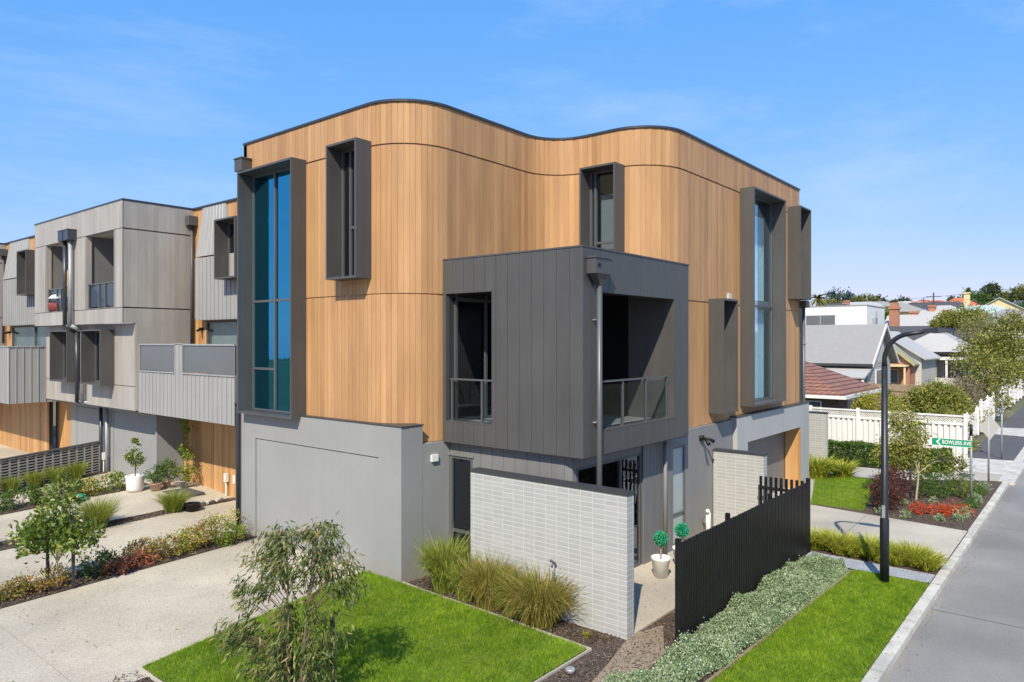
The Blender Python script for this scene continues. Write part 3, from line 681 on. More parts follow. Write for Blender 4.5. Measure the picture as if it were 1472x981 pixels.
# ground floor walls under the balcony
g1 = XF(10.93); g2 = YF(7.60)
clad('ground_floor_cladding', [(10.93, 10.73), (10.93, 7.60), (10.96, 7.60), (11.0, 7.60)], .0, 2.69, .3, .012, .012, M['greyclad'], T, [(.03, .67, .1, 2.38)])
window(T, g1, 10.06, 10.70, .10, 2.38, 0, trans=[(10.0, 10.8, .80)], glass='glass_dark', n_glass=-.03, fw=.06)
MB().box(10.90, 10.93, 10.02, 10.735, 2.38, 2.43).build('window_head', M['greyclad'], T)
clad('patio_cladding', [(13.62, 7.58), (15.0, 7.58)], .0, 2.69, .3, .012, .012, M['greyclad'], T, [])
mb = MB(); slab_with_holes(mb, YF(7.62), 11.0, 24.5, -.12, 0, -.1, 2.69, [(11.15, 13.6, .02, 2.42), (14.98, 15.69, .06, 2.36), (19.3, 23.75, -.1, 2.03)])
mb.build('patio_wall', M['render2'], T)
window(T, YF(7.62), 11.15, 13.6, .02, 2.42, 0, mulls=[11.9, 12.75], glass='glass_dark', n_glass=-.03, fw=.06)
window(T, YF(7.62), 14.98, 15.69, .06, 2.36, 0, trans=[(14.9, 15.8, .78)], glass='frosted', n_glass=-.03, fw=.05)
MB().tube([(14.46, 7.50, .02), (14.46, 7.50, 2.6)], .045, 12).build('downpipe', M['greyclad'], T, True)
# grey portal round the garage on the street side
pY = YF(7.50)
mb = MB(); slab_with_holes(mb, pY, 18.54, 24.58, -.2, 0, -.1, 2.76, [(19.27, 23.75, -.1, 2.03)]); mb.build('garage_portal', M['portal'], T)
MB().fbox(pY, 18.52, 24.60, -.21, .015, 2.76, 2.785).build('portal_capping', M['charcoal_dark'], T)
MB().box(23.70, 23.749, 7.505, 7.98, 0, 2.028).build('timber_reveal', M['timber_flat'], T)
MB().box(19.1, 24.2, 8.0, 8.06, 0, 2.1).box(19.1, 23.8, 7.71, 8.0, 2.04, 2.1).box(19.2, 19.26, 7.71, 8.0, 0, 2.03).build('garage_recess', M['greyclad'], T)
MB().box(24.26, 24.9, 7.78, 8.5, 0, 6.15).build('charcoal_end_wall', M['charcoal'], T)
# spotlight on the patio wall
sp = MB(); sp.box(16.46, 16.60, 7.545, 7.62, 2.36, 2.48).tube([(16.53, 7.54, 2.42), (16.47, 7.44, 2.38), (16.40, 7.34, 2.30)], [.02, .035, .05], 10).tube([(16.55, 7.54, 2.42), (16.64, 7.44, 2.40), (16.70, 7.34, 2.33)], [.02, .035, .05], 10)
sp.build('spotlight', M['black'], T, True)
# tap / gas meter cover, white
MB().tube([(16.6, 7.56, .35), (16.6, 7.45, .62), (16.5, 7.42, .66)], .05, 10).tube([(16.6, 7.45, .02), (16.6, 7.45, .6)], .06, 10).build('gas_meter_pipe', M['white'], T, True)

# balcony box
BX0, BX1, BY0, BY1 = 10.75, 15.0, 7.20, 10.75
bp = [(BX0, BY1), (BX0, BY0), (BX1, BY0), (BX1, 7.71)]
oL = (BY1-10.66, BY1-9.38, 3.13, 5.79); L1 = BY1-BY0; oR = (L1+11.39-BX0, L1+14.29-BX0, 3.14, 5.71)
B = clad('balcony_box', bp, 2.68, 6.50, .296, .010, .010, M['charcoal'], T, [oL, oR], keep=(L1, L1+BX1-BX0))
lX, lY = XF(BX0), YF(BY0)
def lining(F, a0, a1, z0, z1, d, t=.02):
    return MB().fbox(F, a0-t, a0, -d, .004, z0-t, z1+t).fbox(F, a1, a1+t, -d, .004, z0-t, z1+t).fbox(F, a0, a1, -d, .004, z1, z1+t).fbox(F, a0, a1, -d, .004, z0-t, z0)
lining(lX, 9.38, 10.66, 3.13, 5.79, .25).build('balcony_opening_trim', M['charcoal'], B)
lining(lY, 11.39, 14.29, 3.14, 5.71, .25).build('balcony_opening_trim', M['charcoal'], B)
MB().box(BX0+.015, 14.6, BY0+.015, 10.74, 2.66, 2.70).box(14.6, 14.99, BY0+.015, 7.70, 2.66, 2.70).build('balcony_soffit', M['charcoal_dark'], B)
MB().box(BX0+.02, 14.58, BY0+.02, 10.74, 3.0, 3.08).build('balcony_floor', M['bdark'], B)
MB().box(BX0+.02, 14.58, BY0+.02, 10.74, 5.84, 5.88).build('balcony_ceiling', M['charcoal_dark'], B)
MB().box(BX0+.02, 14.59, BY0+.02, 10.73, 6.40, 6.44).box(14.59, 14.98, BY0+.02, 7.70, 6.40, 6.44).build('balcony_roof', M['charcoal'], B)
MB().strip(bp, -.12, .012, 6.50, 6.53).build('balcony_capping', M['charcoal'], B)
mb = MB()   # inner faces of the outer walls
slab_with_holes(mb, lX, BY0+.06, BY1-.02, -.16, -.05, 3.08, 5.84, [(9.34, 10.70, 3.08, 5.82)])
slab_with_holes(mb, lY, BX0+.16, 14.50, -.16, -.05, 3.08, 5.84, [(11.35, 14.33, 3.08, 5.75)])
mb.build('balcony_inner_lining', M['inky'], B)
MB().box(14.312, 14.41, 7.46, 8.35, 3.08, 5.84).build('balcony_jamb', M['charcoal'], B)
MB().box(14.33, 14.41, 8.351, 10.6, 3.08, 5.84).build('balcony_side_wall', M['inky'], B)  # same wall as the jamb; its shade is painted near black
# sliding doors at the back of the balcony
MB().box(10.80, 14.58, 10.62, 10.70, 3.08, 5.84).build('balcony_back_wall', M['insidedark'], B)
mb = MB(); yF = YF(10.60)
for a in (10.95, 11.9, 12.9, 14.3): mb.fbox(yF, a, a+.07, -.02, .03, 3.08, 5.80)
mb.fbox(yF, 10.95, 14.3, -.02, .028, 3.08, 3.14).fbox(yF, 10.95, 14.3, -.02, .028, 5.65, 5.72); mb.build('sliding_door_frame', M['frame'], B)
MB().fbox(yF, 10.99, 14.33, -.01, .0, 3.12, 5.68).build('sliding_door_pane', M['glass_dark'], B)
# balustrades
def balustrade(parent, F, a0, a1, n, z0, z1, posts, glass=True, name='balcony_railing'):
    mb = MB(); mb.fbox(F, a0, a1, n-.03, n+.03, z1-.035, z1)
    for a in posts: mb.fbox(F, a-.02, a+.02, n-.025, n+.025, z0, z1-.035); mb.fbox(F, a-.05, a+.05, n-.05, n+.05, z0, z0+.012)
    r = mb.build(name, M['rail'], parent)
    if glass: MB().fbox(F, a0+.02, a1-.02, n-.006, n+.006, z0+.06, z1-.08).build('railing_glass', M['glass_rail'], parent)
    return r
balustrade(B, lX, 9.40, 10.60, -.10, 3.13, 4.02, [9.72, 10.56])
balustrade(B, lY, 11.42, 14.15, -.10, 3.14, 4.05, [11.50, 12.28, 13.20, 14.12])
# rain head and downpipe
dp = MB().tube([(11.13, 7.10, .02), (11.13, 7.10, 6.0)], .05, 14).build('downpipe', M['frame'], T, True)
mb = MB(); mb.box(10.84, 11.36, 6.98, 7.19, 6.02, 6.30).box(10.82, 11.38, 6.96, 7.19, 6.30, 6.33)
mb.add([(10.9,7.0,6.02),(11.3,7.0,6.02),(11.3,7.19,6.02),(10.9,7.19,6.02),(11.08,7.05,5.82),(11.18,7.05,5.82),(11.18,7.15,5.82),(11.08,7.15,5.82)], [(0,1,5,4),(1,2,6,5),(2,3,7,6),(3,0,4,7)])
mb.build('rain_head', M['charcoal'], dp)
for zz in (5.18, 3.3): MB().box(11.06, 11.20, 7.14, 7.20, zz, zz+.02).build('pipe_bracket', M['metal'], dp)
MB().lathe((0,0,0), [(.035, 0), (.035, .02)], 12).build('overflow_hole', M['black'], dp)
oh = bpy.data.objects['overflow_hole']; oh.rotation_euler = (PI/2, 0, 0); oh.location = (10.94, 6.98, 6.17)
# left corner downpipe with rain head
dq = MB().tube([(9.49, 16.72, .0), (9.49, 16.72, 2.98), (9.52, 16.74, 3.2), (9.60, 16.7, 9.1)], .05, 12).build('downpipe', M['bluecap'], T, True)
MB().box(9.44, 9.70, 16.45, 16.80, 9.04, 9.34).box(9.42, 9.71, 16.43, 16.82, 9.34, 9.37).build('rain_head', M['charcoal'], dq)
# right corner pipe
dr = MB().tube([(24.42, 7.62, .0), (24.42, 7.62, 5.9)], .05, 12).build('downpipe', M['frame'], T, True)
MB().box(24.28, 24.62, 7.5, 7.76, 5.9, 6.13).build('rain_head', M['charcoal'], dr)
for zz in (4.7, 3.3): MB().box(24.34, 24.50, 7.55, 7.6, zz, zz+.02).build('pipe_bracket', M['metal'], dr)
adopt(T)

# ================================================================== ROW OF TOWNHOUSES TO THE LEFT
def clad_unit(Y0, Y1, dx, label, side=False):
    R = thing('townhouse', label, 'house', (9.5+dx, Y0, 0), 'townhouses in the row')
    X = 9.5+dx; w = 11.2+dx
    # terrace balustrade cladding
    path = [(X, Y1), (X, Y0)] if not side else [(X, Y1), (X, Y0), (w+.2, Y0)]
    zt, zb = (4.72, 2.66) if not side else (4.58, 2.55)
    ops = []
    if not side: ops = [(0.06, 2.26, 3.92, zt+1), (2.78, Y1-Y0-.02, 3.92, zt+1)]
    ops = [(a, b, c, min(d, zt)) for a, b, c, d in ops]
    clad('terrace_cladding', path, zb, zt, .232, .03, -.02, M['clad_light'], R, [(a, b, c, zt) for a, b, c, _ in ops])
    f = XF(X)
    if not side:
        MB().fbox(f, Y1-2.26, Y1-.06, -.04, -.01, 3.94, zt-.04).fbox(f, Y0+.02, Y1-2.78, -.04, -.01, 3.94, zt-.04).build('glass_screen', M['glass_grey'], R)
        MB().fbox(f, Y1-2.28, Y1-.04, -.05, .02, zt-.04, zt).fbox(f, Y0, Y1-2.76, -.05, .02, zt-.04, zt).fbox(f, Y1-2.28, Y1-.04, -.05, .03, 3.89, 3.925).fbox(f, Y0, Y1-2.76, -.05, .03, 3.89, 3.925).fbox(f, Y1-2.78, Y1-2.26, -.08, .024, zt, zt+.02).build('terrace_capping', M['clad_light'], R)
    else: MB().strip(path, -.1, .03, zt, zt+.04).build('terrace_capping', M['clad_light'], R)
    MB().box(X+.02, w+.5, Y0+.01, Y1, zb+.01, zb+.2).build('terrace_floor', M['greyclad'], R)
    # back wall: timber, with vertical and sloped grey cladding above
    wf = XF(w)
    mb = MB(); slab_with_holes(mb, wf, Y0, Y1, -.15, 0, 2.7, 8.98, [(Y0+.3, Y1-.8, 2.9, 5.42)]); mb.build('timber_wall', M['timber_flat'], R)
    window(R, wf, Y0+.3, Y1-.8, 2.9, 5.42, 0, mulls=[Y0+1.6, Y0+2.9], glass='glass_clear', n_glass=-.03, curtain=(Y0+.4, Y1-.9, 2.95, 5.38, 'inside', False))
    MB().box(w+.16, w+.3, Y0, Y1, 2.7, 5.45).build('room_divider', M['inside'], R)
    ya, yb = (Y0+.0, Y1-.65); c = w-.28
    clad('wall_cladding', [(c, yb), (c, ya)], 5.47, 7.36, .232, .03, -.02, M['clad_light'], R)
    MB().box(c, w, yb-.01, yb, 5.47, 7.36).box(c, w, ya, yb, 5.44, 5.468).build('cladding_return', M['clad_light'], R)
    mb = MB(); yc, yd = Y0+3.5, yb+.02; yg = Y0+3.0
    mb.add([(c, yg, 7.40), (c, yb, 7.40), (w-.03, yd, 8.98), (w-.03, yc, 8.98), (w, yg, 7.40), (w, yb, 7.40), (w, yd, 8.98), (w, yc, 8.98)], [(0, 1, 2, 3), (1, 5, 6, 2), (0, 3, 7, 4), (0, 4, 5, 1)])
    for k in range(1, 8):
        t = k/8; b = Vector((c-.004, yg+(yb-yg)*t, 7.4)); tpt = Vector((w-.034, yc+(yd-yc)*t, 8.98))
        mb.tube([b, tpt], .011, 4)
    mb.build('sloped_cladding', M['clad_light'], R)
    MB().box(w-.06, w+.2, Y0, Y1, 8.98, 9.03).build('roof_capping', M['bluecap'], R)
    MB().box(w+.14, w+8, Y0, Y1, 8.7, 8.8).build('roof_deck', M['charcoal'], R)
    window(R, XF(c), Y0+1.80 if not side else Y0+1.6, Y0+2.95 if not side else Y0+2.66, 6.58, 8.30, .42, mulls=[Y0+2.3] if not side else [], glass='glass_dark', n_glass=-.02, back=.45)
    # timber garage door below
    gx = 11.0+dx
    mb = MB()
    for i, (a, b) in enumerate(((Y0+(.9 if side else .02), Y0+1.6), (Y0+1.63, Y0+3.9), (Y0+3.93, Y1-.5), (Y1-.47, Y1+.25))): mb.box(gx, gx+.06, a, b, 0.0, 2.6)
    mb.build('garage_door', M['timber_flat'], R)
    MB().box(gx+.061, gx+.2, Y0+(.9 if side else 0), Y1+.25, 0, 2.6).build('garage_wall', M['insidedark'], R)
    # downpipe with rain head in the corner
    d = MB().tube([(w-.12, Y1-.1, 4.7), (w-.12, Y1-.1, 8.6)], .05, 10).build('downpipe', M['charcoal'], R, True)
    MB().box(w-.3, w-.02, Y1-.28, Y1-.02, 8.45, 8.74).build('rain_head', M['charcoal'], d)
    MB().box(w-.10, w, Y1-.62, Y1-.5, 5.12, 5.22).tube([(w-.10, Y1-.56, 5.16), (w-.22, Y1-.66, 5.12)], .04, 8).build('wall_light', M['black'], R)
    adopt(R); return R
def pale_block(Y0, Y1, dx, label):
    R = thing('townhouse', label, 'house', (9.04+dx, Y0, 0), 'townhouses in the row')
    X = 9.04+dx; X2 = 9.40+dx; back = 11.4+dx; f = XF(X)
    k = (Y1-Y0)/7.44
    o1 = (Y0+.60, Y0+2.72*k, 5.82, 8.15); o2 = (Y0+4.28*k, Y1-1.15*k, 5.82, 8.15)
    mb = MB(); slab_with_holes(mb, f, Y0, Y1, -.16, 0, 5.34, 8.98, [o1, o2])
    slab_with_holes(mb, f, Y0, Y1, -.165, -.16, 5.34, 8.98, [o1, o2])
    mb.build('board_cladding', M['greyboard'], R)
    # side return facing the street corner, three panels with dark joints
    mb = MB(); yf = YF(Y0)
    for (za, zb) in ((5.82, 8.13), (8.17, 8.975)): mb.box(X+.03, back+.3, Y0-.015, Y0+.12, za, zb)
    mb.box(X+.03, back+.3, Y0-.015, Y0+.12, 5.345, 5.78); mb.box(X2+.03, back+.3, Y0-.015, Y0+.12, 2.72, 5.344)
    mb.build('side_cladding', M['greyboard'], R)
    MB().box(X+.01, back+.28, Y0+.0, Y0+.1, 5.35, 8.97).box(X2+.01, back+.28, Y0+.001, Y0+.1, 2.73, 5.35).build('joint_backing', M['charcoal_dark'], R)
    MB().box(X-.01, back+.3, Y0-.03, Y0+.1, 8.98, 9.03).box(X-.01, X+.15, Y0+.1, Y1+.02, 8.98, 9.03).build('roof_capping', M['bluecap'], R)
    MB().box(X+.1, back+8, Y0+.1, Y1, 8.6, 8.7).build('roof_deck', M['charcoal'], R)
    mb = MB()
    for o in (o1, o2): mb.fbox(f, o[0]-.08, o[0]-.055, -.01, .004, 5.82, 8.15).fbox(f, o[1]+.055, o[1]+.08, -.01, .004, 5.82, 8.15)
    mb.fbox(f, Y0, Y1, -.01, .0035, 8.15, 8.17).fbox(f, Y0, Y1, -.01, .0035, 5.79, 5.81).build('cladding_joint', M['charcoal_dark'], R)
    # balconies
    MB().box(X+.16, back, Y0+.12, Y1-.02, 5.70, 5.81).build('balcony_floor', M['greyclad'], R)
    MB().box(X+.16, back, Y0+.12, Y1-.02, 8.16, 8.22).build('balcony_ceiling', M['offwhite'], R)
    MB().box(back-.05, back, Y0+.12, Y1-.02, 5.81, 8.16).box(X+.16, back-.05, (Y0+Y1)/2-.95, (Y0+Y1)/2+.5, 5.81, 8.16).box(X+.17, back-.05, Y0+.13, Y0+.62, 5.81, 8.16).box(X+.17, back-.05, Y1-1.12*k, Y1-.02, 5.81, 8.16).build('balcony_inner_wall', M['greyclad'], R)
    MB().fbox(XF(back-.05), o1[0], o1[1]-.6, 0, .03, 5.85, 7.9).fbox(XF(back-.05), o2[0]+.6, o2[1], 0, .03, 5.85, 7.9).build('balcony_door', M['glass_grey'], R)
    for o in (o1, o2): balustrade(R, f, o[0], o[1], -.08, 5.82, 6.62, [o[0]+.05, o[0]+.8, (o[0]+o[1])/2+.2, o[1]-.05])
    # lower storey
    f2 = XF(X2); wA = (Y0+1.47, Y0+3.02*k, 3.42, 5.16); wB = (Y0+4.2*k, Y0+5.78*k, 3.42, 5.16)
    mb = MB(); slab_with_holes(mb, f2, Y0, Y1, -.15, 0, 2.70, 5.34, [(a+.02, b-.02, c+.02, d-.02) for a, b, c, d in (wA, wB)]); mb.build('lower_cladding', M['greyboard'], R)
    for w in (wA, wB): window(R, f2, *w, .42, mulls=[(w[0]+w[1])/2+.1], glass='glass_dark', n_glass=-.02, curtain=(w[0]+.1, w[0]+.7, w[2], w[3], 'curtain', False))
    MB().box(X2+.16, X2+.3, Y0+.1, Y1, 2.75, 5.3).build('room_divider', M['insidedark'], R)
    MB().fbox(f2, Y0, Y1, -.01, .003, 3.42, 3.44).build('lower_joint', M['charcoal_dark'], R)
    MB().box(X2+.01, back+.4, Y0+.01, Y1, 2.66, 2.70).build('soffit', M['charcoal_dark'], R)
    # rendered ground floor with flush doors
    gx = 10.15+dx; gf = XF(gx); ya, yb = Y0+.26, Y1-.2
    mb = MB(); m = (Y0+Y1)/2+.35
    slab_with_holes(mb, gf, ya, yb, -.12, 0, -.1, 2.66, [(ya+.5, m-.6, -.1, 2.42), (m+.35, yb-.55, -.1, 2.42)])
    mb.box(gx+.121, gx+1.0, ya, ya+.12, -.1, 2.66).box(gx+.121, gx+1.0, yb-.12, yb, -.1, 2.66); mb.build('rendered_wall', M['render'], R)
    MB().fbox(gf, ya+.52, m-.62, -.06, -.012, 0, 2.40).build('garage_door', M['render'], R)
    MB().fbox(gf, m+.37, yb-.57, -.06, -.012, 0, 2.40).build('garage_door', M['render'], R)
    MB().box(gx+.05, gx+.12, yb+.001, yb+1.7, 0, 2.64).build('timber_reveal', M['timber_flat'], R)
    # twin downpipes with rain heads
    mc = (Y0+Y1)/2+.2
    for i, y in enumerate((mc-.22, mc+.26)):
        zt = 8.1; r = .065
        d = MB().tube([(X-.12, y, 5.30), (X-.12, y, zt)], r, 12).tube([(X-.12, y, 5.32), (X2-.12, y, 5.12)], r, 12).tube([(X2-.12, y, 5.14), (X2-.12, y, 2.75)], r, 12).tube([(X2-.12, y, 2.78), (gx-.12, y, 2.58)], r*.9, 12).tube([(gx-.12, y, 2.6), (gx-.12, y, 0)], r*.9, 12).build('downpipe', M['metal'] if i == 0 else M['bluecap'], R, True)
        MB().box(X-.27, X-.005, y-.2, y+.2, 8.1, 8.42).box(X-.28, X-.004, y-.21, y+.21, 8.42, 8.45).build('rain_head', M['bluecap'], d)
    adopt(R); return R
clad_unit(16.86, 22.38, 0, 'townhouse directly left of the corner house, with ribbed grey terrace and timber garage door')
pale_block(22.4, 29.84, 0, 'pale grey boarded townhouse block with two recessed balconies and twin downpipes')
clad_unit(30.1, 36.6, -1.2, 'second townhouse with ribbed terrace, behind the breeze block screen at far left', side=True)
pale_block(36.65, 43.5, -1.2, 'pale grey townhouse block cut off by the left edge of the photo')

# balcony clutter of the block
t = thing('covered_bundle', 'red bundle under a white dome shaped cover on the far left balcony', 'bundle', (9.32, 28.2, 5.81))
mb = MB(); mb.lathe((9.32, 28.2, 5.81), [(.30, 0), (.40, .2), (.25, .36), (.05, .42)], 10); mb.build('red_cloth', M['red'], t, True)
mb = MB(); mb.lathe((9.34, 28.15, 6.25), [(.04, 0), (.42, .02), (.30, .14), (.05, .22)], 14); mb.tube([(9.34, 28.15, 5.81), (9.34, 28.15, 6.3)], .02, 6); mb.build('white_canopy', M['white'], t, True); adopt(t)
t = thing('hanging_coat', 'upright orange coat under a dark hat, beside the downpipe on the far left balcony', 'coat', (9.66, 28.3, 5.81))
MB().tube([(9.66, 28.3, 6.2), (9.66, 28.3, 6.6), (9.66, 28.32, 7.1), (9.66, 28.3, 7.35)], [.13, .16, .17, .06], 8).build('coat_body', M['yellow'], t, True)
MB().lathe((9.66, 28.3, 7.38), [(.16, 0), (.16, .02), (.09, .03), (.07, .12), (.01, .14)], 12).build('hat', M['black'], t, True)
MB().tube([(9.66, 28.3, 5.81), (9.66, 28.3, 6.3)], .03, 6).build('stand', M['metal'], t); adopt(t)
tag(MB().lathe((9.24, 28.58, 5.82), [(.10, 0), (.13, .28), (.135, .3), (.12, .3)], 12).build('bucket', M['white'], None, True), 'small white bucket on the floor of the far left balcony', 'bucket')

# ================================================================== BRICK WALLS AND FENCES
def brick_wall(x0, x1, y0, y1, zt, label, zb=-.1):
    R = thing('brick_wall', label, 'wall', (x0, y0, 0))
    MB().box(x0, x1, y0, y1, zb, zt-.05).build('brickwork', M['brickw'], R)
    MB().box(x0-.015, x1+.015, y0-.015, y1+.005, zt-.05, zt).build('capping', M['charcoal_dark'], R); adopt(R)
brick_wall(10.09, 10.31, 5.91, 9.34, 2.35, 'white stacked brick screen wall with dark capping beside the strappy grasses')
brick_wall(17.24, 17.46, 6.32, 7.60, 2.07, 'shorter white brick fin wall behind the black paling fence')
brick_wall(27.4, 27.6, 7.75, 9.0, 2.2, 'distant white brick pier at the end of the row by the hedge')
R = thing('paling_fence', 'tall black vertical batten fence with return, beside the silvery ground cover', 'fence', (10.46, 5.2, 0))
mb = MB(); x = 10.50
while x < 16.95:
    mb.box(x, x+.052, 5.150, 5.183, .02+random.uniform(0, .01), 1.60+random.uniform(-.005, .005)); mb.box(x+.045, x+.095, 5.190, 5.196, .03, 1.55); x += .090
mb.build('batten_panel', M['black'], R)
mb = MB(); y = 5.30
while y < 6.3: mb.box(16.97, 16.99, y, y+.065, .02, 1.58); y += .12
mb.build('batten_panel', M['black'], R)
MB().box(10.50, 16.95, 5.197, 5.235, .35, .42).box(10.50, 16.95, 5.197, 5.235, 1.28, 1.35).box(16.93, 16.965, 5.2, 6.32, .35, .42).box(16.93, 16.965, 5.2, 6.32, 1.28, 1.35).build('rail', M['black'], R)
for i, x in enumerate((10.42, 12.55, 14.7, 16.92)):
    MB().box(x, x+.075, 5.155 if i in (0, 3) else 5.24, 5.235 if i in (0, 3) else 5.31, 0, 1.66).build('post', M['black'], R)
adopt(R)
# hit-and-miss screen at the left
R = thing('breeze_block_screen', 'low open pattern masonry screen wall behind tufts in front of the grey doors', 'wall', (7.0, 26.5, 0))
SA = lift(6.0, 26.1); SB = lift(10.6, 28.3)
def scr(t, z): return (SA[0]+(SB[0]-SA[0])*t, SA[1]+(SB[1]-SA[1])*t, z)
mb = MB(); nseg = 15; H0 = 1.0
dirv = Vector((10.84-6.0, 2.4, 0)).normalized(); nv = Vector((dirv.y, -dirv.x, 0))
def lbox(mb, t0, t1, n0, n1, z0, z1):
    A = Vector(scr(t0, 0)); Bp = Vector(scr(t1, 0))
    zA = SA[2]+(SB[2]-SA[2])*t0; zB = SA[2]+(SB[2]-SA[2])*t1
    p = [tuple(q+nv*n+Vector((0, 0, z+e_))) for z in (z0, z1) for q, n, e_ in ((A, n0, zA), (Bp, n0, zB), (Bp, n1, zB), (A, n1, zA))]
    mb.add(p, [(0,3,2,1),(4,5,6,7),(0,1,5,4),(1,2,6,5),(2,3,7,6),(3,0,4,7)])
for r in range(11):
    lbox(mb, 0, 1, -.05, .05, .04+r*.088, .06+r*.088+.016)
mb.build('brick_course', M['roof_grey'], R)
mb = MB()
for i in range(17): lbox(mb, i/16-.005, i/16+.005, -.045, .045, .05, .98)
mb.build('brick_pier', M['roof_pale'], R)
mb = MB(); lbox(mb, 0, 1, -.01, .01, .05, .98); mb.build('dark_gap_sheet', M['insidedark'], R)  # added dark sheet that makes the gaps between the courses dark
mb = MB(); lbox(mb, -.01, 1.01, -.07, .07, 1.0, 1.06); lbox(mb, 1.0, 1.012, -.06, .06, 0, 1.0); mb.build('capping', M['charcoal'], R); adopt(R)

# white lattice fence
R = thing('lattice_fence', 'long white board fence with lattice top behind the clipped hedge', 'fence', (31.2, 4.2, 0))
mb = MB(); y = 3.9
while y < 12: mb.box(31.19, 31.22, y, y+.11, .05, 1.66); y += .2
mb.box(31.25, 31.26, 3.9, 12, .05, 1.66).build('board_panel', M['white'], R)
mb = MB(); mb.box(31.17, 31.25, 3.9, 12, 1.66, 1.74).box(31.17, 31.25, 3.9, 12, 1.97, 2.03).box(31.17, 31.25, 3.9, 12, .05, .15); mb.build('rail', M['white'], R)
mb = MB(); y = 3.9
f = XF(31.21)
while y < 11.8:
    mb.fprism(f, [(y, 1.74), (y+.03, 1.74), (y+.26, 1.97), (y+.23, 1.97)], -.006, .0); mb.fprism(f, [(y+.23, 1.74), (y+.26, 1.74), (y+.03, 1.97), (y, 1.97)], .001, .007); y += .085
mb.build('lattice', M['white'], R)
for y in (3.85, 5.7, 7.55, 9.4, 11.25): MB().box(31.14, 31.26, y, y+.12, 0, 2.1).build('post', M['white'], R)
adopt(R)
# picket fence along the footpath
def picket(x0, y0, x1, y1, h, label, base=0, post=True):
    R = thing('picket_fence', label, 'fence', (x0, y0, base), 'white picket fences by the footpath'); L = math.hypot(x1-x0, y1-y0); ux, uy = (x1-x0)/L, (y1-y0)/L
    mb = MB(); s = 0
    while s < L:
        p = (x0+ux*s, y0+uy*s); w = .075; q = (p[0]+ux*w, p[1]+uy*w); c = (p[0]+ux*w/2, p[1]+uy*w/2); nx, ny = uy*.02, -ux*.02
        mb.add([(p[0], p[1], base+.08), (q[0], q[1], base+.08), (q[0], q[1], base+h-.06), (c[0], c[1], base+h), (p[0], p[1], base+h-.06),
                (p[0]+nx, p[1]+ny, base+.08), (q[0]+nx, q[1]+ny, base+.08), (q[0]+nx, q[1]+ny, base+h-.06), (c[0]+nx, c[1]+ny, base+h), (p[0]+nx, p[1]+ny, base+h-.06)],
               [(0,1,2,3,4),(9,8,7,6,5),(0,5,6,1),(1,6,7,2),(2,7,8,3),(3,8,9,4),(4,9,5,0)]); s += .14
    mb.build('picket_panel', M['white'], R)
    MB().strip([(x0, y0), (x1, y1)], -.05, -.005, base+.3, base+.38).strip([(x0, y0), (x1, y1)], -.05, -.005, base+h-.35, base+h-.27).build('rail', M['white'], R)
    n = max(2, int(L/3))
    for i in range(n+1):
        p = (x0+(x1-x0)*i/n, y0+(y1-y0)*i/n); MB().box(p[0]-.08, p[0]+.08, p[1]-.08, p[1]+.08, base, base+h+.08).lathe((p[0], p[1], base+h+.08), [(.11, 0), (.11, .02), (.03, .08), (.05, .12), (.01, .16)], 8).build('post', M['white'], R)
    adopt(R)
picket(34.8, 4.75, 43.5, 4.95, 1.25, 'white picket fence nearest the street signs, along the dark footpath')
picket(45, 4.95, 62, 5.3, 1.5, 'taller white picket fence farther up the footpath')
picket(63.5, 5.2, 90, 5.4, 1.4, 'farthest white picket fence fading up the footpath')

# ================================================================== STREET LAMP, SIGNS
R = thing('street_lamp', 'tall black street lamp with curved arm on the verge lawn', 'street lamp', (15.69, 3.34, 0))
MB().tube([(15.69, 3.34, 0), (15.69, 3.34, 1.25), (15.69, 3.34, 1.3), (15.69, 3.34, 4.30)], [.085, .085, .07, .055], 20).build('pole', M['blackpost'], R, True)
a = [(15.69, 3.34, 4.30)]+[(15.69, 3.34-.48*(1-math.cos(t)), 4.42+.52*math.sin(t)) for t in np.linspace(0, PI/2*.94, 12)]+[(15.69, 2.62, 4.98)]
MB().tube(a, [.055]+[.045]*12+[.035], 14).build('arm', M['blackpost'], R, True)
lh = MB(); lh.add([(15.60,2.66,4.95),(15.78,2.66,4.95),(15.82,2.40,4.96),(15.80,2.10,4.99),(15.58,2.10,4.99),(15.56,2.40,4.96),
                   (15.64,2.66,5.03),(15.74,2.66,5.03),(15.77,2.40,5.06),(15.74,2.12,5.04),(15.64,2.12,5.04),(15.61,2.40,5.06)],
                  [(0,1,2,3,4,5),(11,10,9,8,7,6),(0,6,7,1),(1,7,8,2),(2,8,9,3),(3,9,10,4),(4,10,11,5),(5,11,6,0)])
L = lh.build('lamp_head', M['blackpost'], R)
MB().box(15.62, 15.76, 2.2, 2.5, 4.945, 4.958).build('lamp_lens', M['lamp_lens'], L)
MB().box(15.60, 15.61, 3.31, 3.37, 1.3, 1.55).build('access_cover', M['metal'], R); adopt(R)

